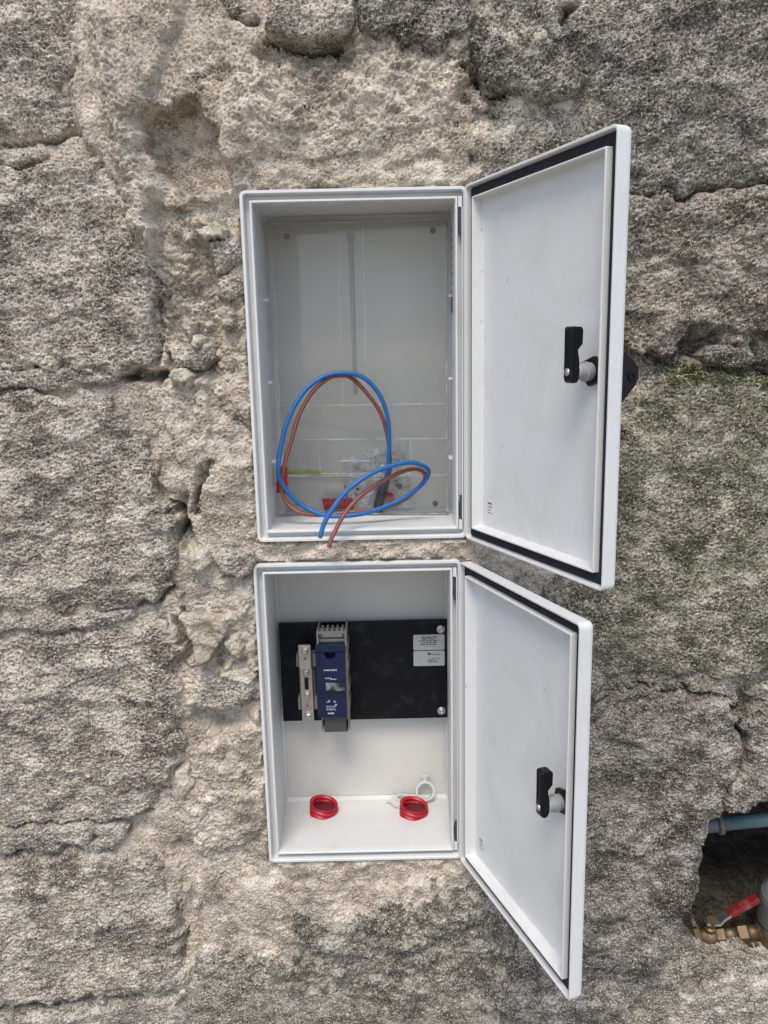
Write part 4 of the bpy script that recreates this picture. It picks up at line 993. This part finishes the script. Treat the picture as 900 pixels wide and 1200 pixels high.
# pale clip: a flat eyelet, a strap and an upright ring
cl = thing("pipe_clip", "pale grey plastic clip with two rings lying behind the red duct end", "pipe clip", (.225, .135, FLOOR2))
def oval(bm, c, ex, ez, r0, r1, th, segs=28, sq=1.0):
    nn = ex.cross(ez).normalized()
    lo = []
    for rr, s in ((r1, -th / 2), (r1, th / 2), (r0, th / 2), (r0, -th / 2)):
        lo.append([c + nn * s + ex * rr * math.cos(2 * math.pi * k / segs) + ez * rr * sq * math.sin(2 * math.pi * k / segs) for k in range(segs)])
    loft(bm, lo, close=True)
bm = bmesh.new()
oval(bm, Vector((.203, .142, FLOOR2 + .0040)), Vector((1, 0, 0)), Vector((0, 1, .04)), .0090, .0215, .004, sq=.85)
oval(bm, Vector((.203, .142, FLOOR2 + .0080)), Vector((1, 0, 0)), Vector((0, 1, .04)), .0090, .0125, .006, sq=.75)
add_box(bm, (.1750, .140, FLOOR2 + .002), (.1830, .144, FLOOR2 + .006), bev=.0008)
part("flat_ring", bm, "clip", cl)
bm = bmesh.new()
oval(bm, Vector((.2425, .146, FLOOR2 + .020)), Vector((1, 0, 0)), Vector((0, .32, .95)), .0132, .0165, .009)
add_box(bm, (.2395, .1500, FLOOR2 + .0352), (.2455, .1550, FLOOR2 + .0430), bev=.0006)
add_box(bm, (.2355, .1510, FLOOR2 + .0430), (.2495, .1545, FLOOR2 + .0455), bev=.0006)
for xx in (.2355, .2475):
    add_box(bm, (xx, .1510, FLOOR2 + .0455), (xx + .002, .1545, FLOOR2 + .0485), bev=.0004)
part("upright_ring", bm, "clip", cl)
part("strap", boxm((.2220, .141, FLOOR2 + .0045), (.2420, .146, FLOOR2 + .0125), bev=.001), "clip", cl)

# ------------------------------------------------------------------ plumbing in the open niche
pipe = thing("water_pipe", "weathered blue-grey pipe with a collar crossing the niche", "pipe", (.75, .06, -.515))
ax = Vector((.0857, .0, .0070)).normalized()
p0 = Vector((.7030, .060, -.5025))
part("tube", lathem([(.0112, 0), (.0112, .30)], p0, ax, 24), "bluepipe", pipe, True)
bm = lathem([(.0125, -.04), (.0125, .008), (.0170, .010), (.0172, .0165), (.0160, .0180), (.0118, .0180)], p0, ax, 24)
part("collar", bm, "mgrey", pipe)

vy = .058
vd = Vector((.131, 0, .0096)).normalized()
v0 = Vector((.664, vy, -.7110))
val = thing("ball_valve", "old brass ball valve with a scuffed red lever in the niche", "valve", (.72, vy, -.73))
bm = lathem([(.0100, 0), (.0100, .020), (.0150, .021), (.0160, .030), (.0130, .032)], v0, vd, 8)
part("end_nut", bm, "brass", val)
bm = lathem([(.0125, .030), (.0125, .036), (.0165, .040), (.0170, .050), (.0150, .056), (.0125, .058)], v0, vd, 24)
part("body", bm, "brass", val, True)
part("hex_collar", lathem([(.0150, .057), (.0158, .059), (.0158, .069), (.0150, .071)], v0, vd, 6), "brass", val)
part("tail_pipe", lathem([(.0115, .070), (.0115, .094)], v0, vd, 20), "brass", val, True)
part("union_nut", lathem([(.0175, .092), (.0185, .094), (.0185, .107), (.0170, .109)], v0, vd, 6), "brass", val)
part("tail_pipe", lathem([(.0120, .108), (.0120, .130)], v0, vd, 20), "brass", val, True)
st0 = v0 + vd * .046
part("stem", lathem([(.0095, .012), (.0095, .022), (.0065, .024), (.0065, .034), (.0085, .034), (.0085, .040)], st0, (0, -.25, 1), 8), "brass", val)
# lever: cranked flat steel, then the red grip
l0 = st0 + Vector((0, -.008, .034))
pl = [l0 + Vector((-.010, 0, .0)), l0 + Vector((.012, 0, -.002)), l0 + Vector((.020, 0, .008)), l0 + Vector((.032, 0, .0165))]
def strap(bm, pts, wy, th):
    loops = []
    for i, p in enumerate(pts):
        d = (pts[min(i + 1, len(pts) - 1)] - pts[max(i - 1, 0)]).normalized()
        n = Vector((-d.z, 0, d.x))
        loops.append([p + Vector((0, s * wy, 0)) + n * q * th for s, q in ((-1, -1), (1, -1), (1, 1), (-1, 1))])
    loft(bm, loops, True, True)
bm = bmesh.new(); strap(bm, pl, .0075, .0022); lev = part("lever", bm, "steel", val)
bm = bmesh.new()
gd = Vector((.85, 0, .53)).normalized()
gp = [pl[-1] - gd * .006 + gd * t for t in (0, .002, .010, .045, .052, .056)]
wds = (.0065, .0075, .0080, .0085, .0080, .006)
loops = []
for p, w in zip(gp, wds):
    n = Vector((-gd.z, 0, gd.x))
    loops.append([p + Vector((0, s * w, 0)) + n * q * .0040 for s, q in ((-1, -.8), (-.8, -1), (.8, -1), (1, -.8), (1, .8), (.8, 1), (-.8, 1), (-1, .8))])
loft(bm, loops, True, True)
part("grip", bm, "redpaint", lev)

mt = thing("water_meter", "grey capped water meter with a brass body behind the valve", "water meter", (.830, vy, -.74))
mc = v0 + vd * .170
bm = lathem([(.026, -.050), (.036, -.042), (.043, -.020), (.044, .008), (.040, .016)], mc, (0, -.1, 1), 32)
part("body", bm, "brass", mt, True)
part("inlet", lathem([(.0120, .126), (.0150, .128), (.0170, .136), (.0260, .140)], v0, vd, 20), "brass", mt, True)
bm = lathem([(.040, .016), (.0425, .020), (.0425, .062), (.0400, .070), (.034, .074)], mc, (0, -.1, 1), 32)
part("cap", bm, "mgrey", mt)

# stub of old pipe in its socket, top of the wall
ps = bmesh.new()
a, b = Vector((.432, .012, .718)), Vector((.470, -.004, .7045))
tube(ps, [a, a.lerp(b, .3), a.lerp(b, .7), b - (b - a) * .04, b], lambda t: .0085 if t < .9 else .0075, 18)
tag(part("pipe_stub", ps, "pgrey", smooth=False), "short grey pipe stub sticking out of a socket in the dark stone", "pipe")
print("objects", len(bpy.data.objects))
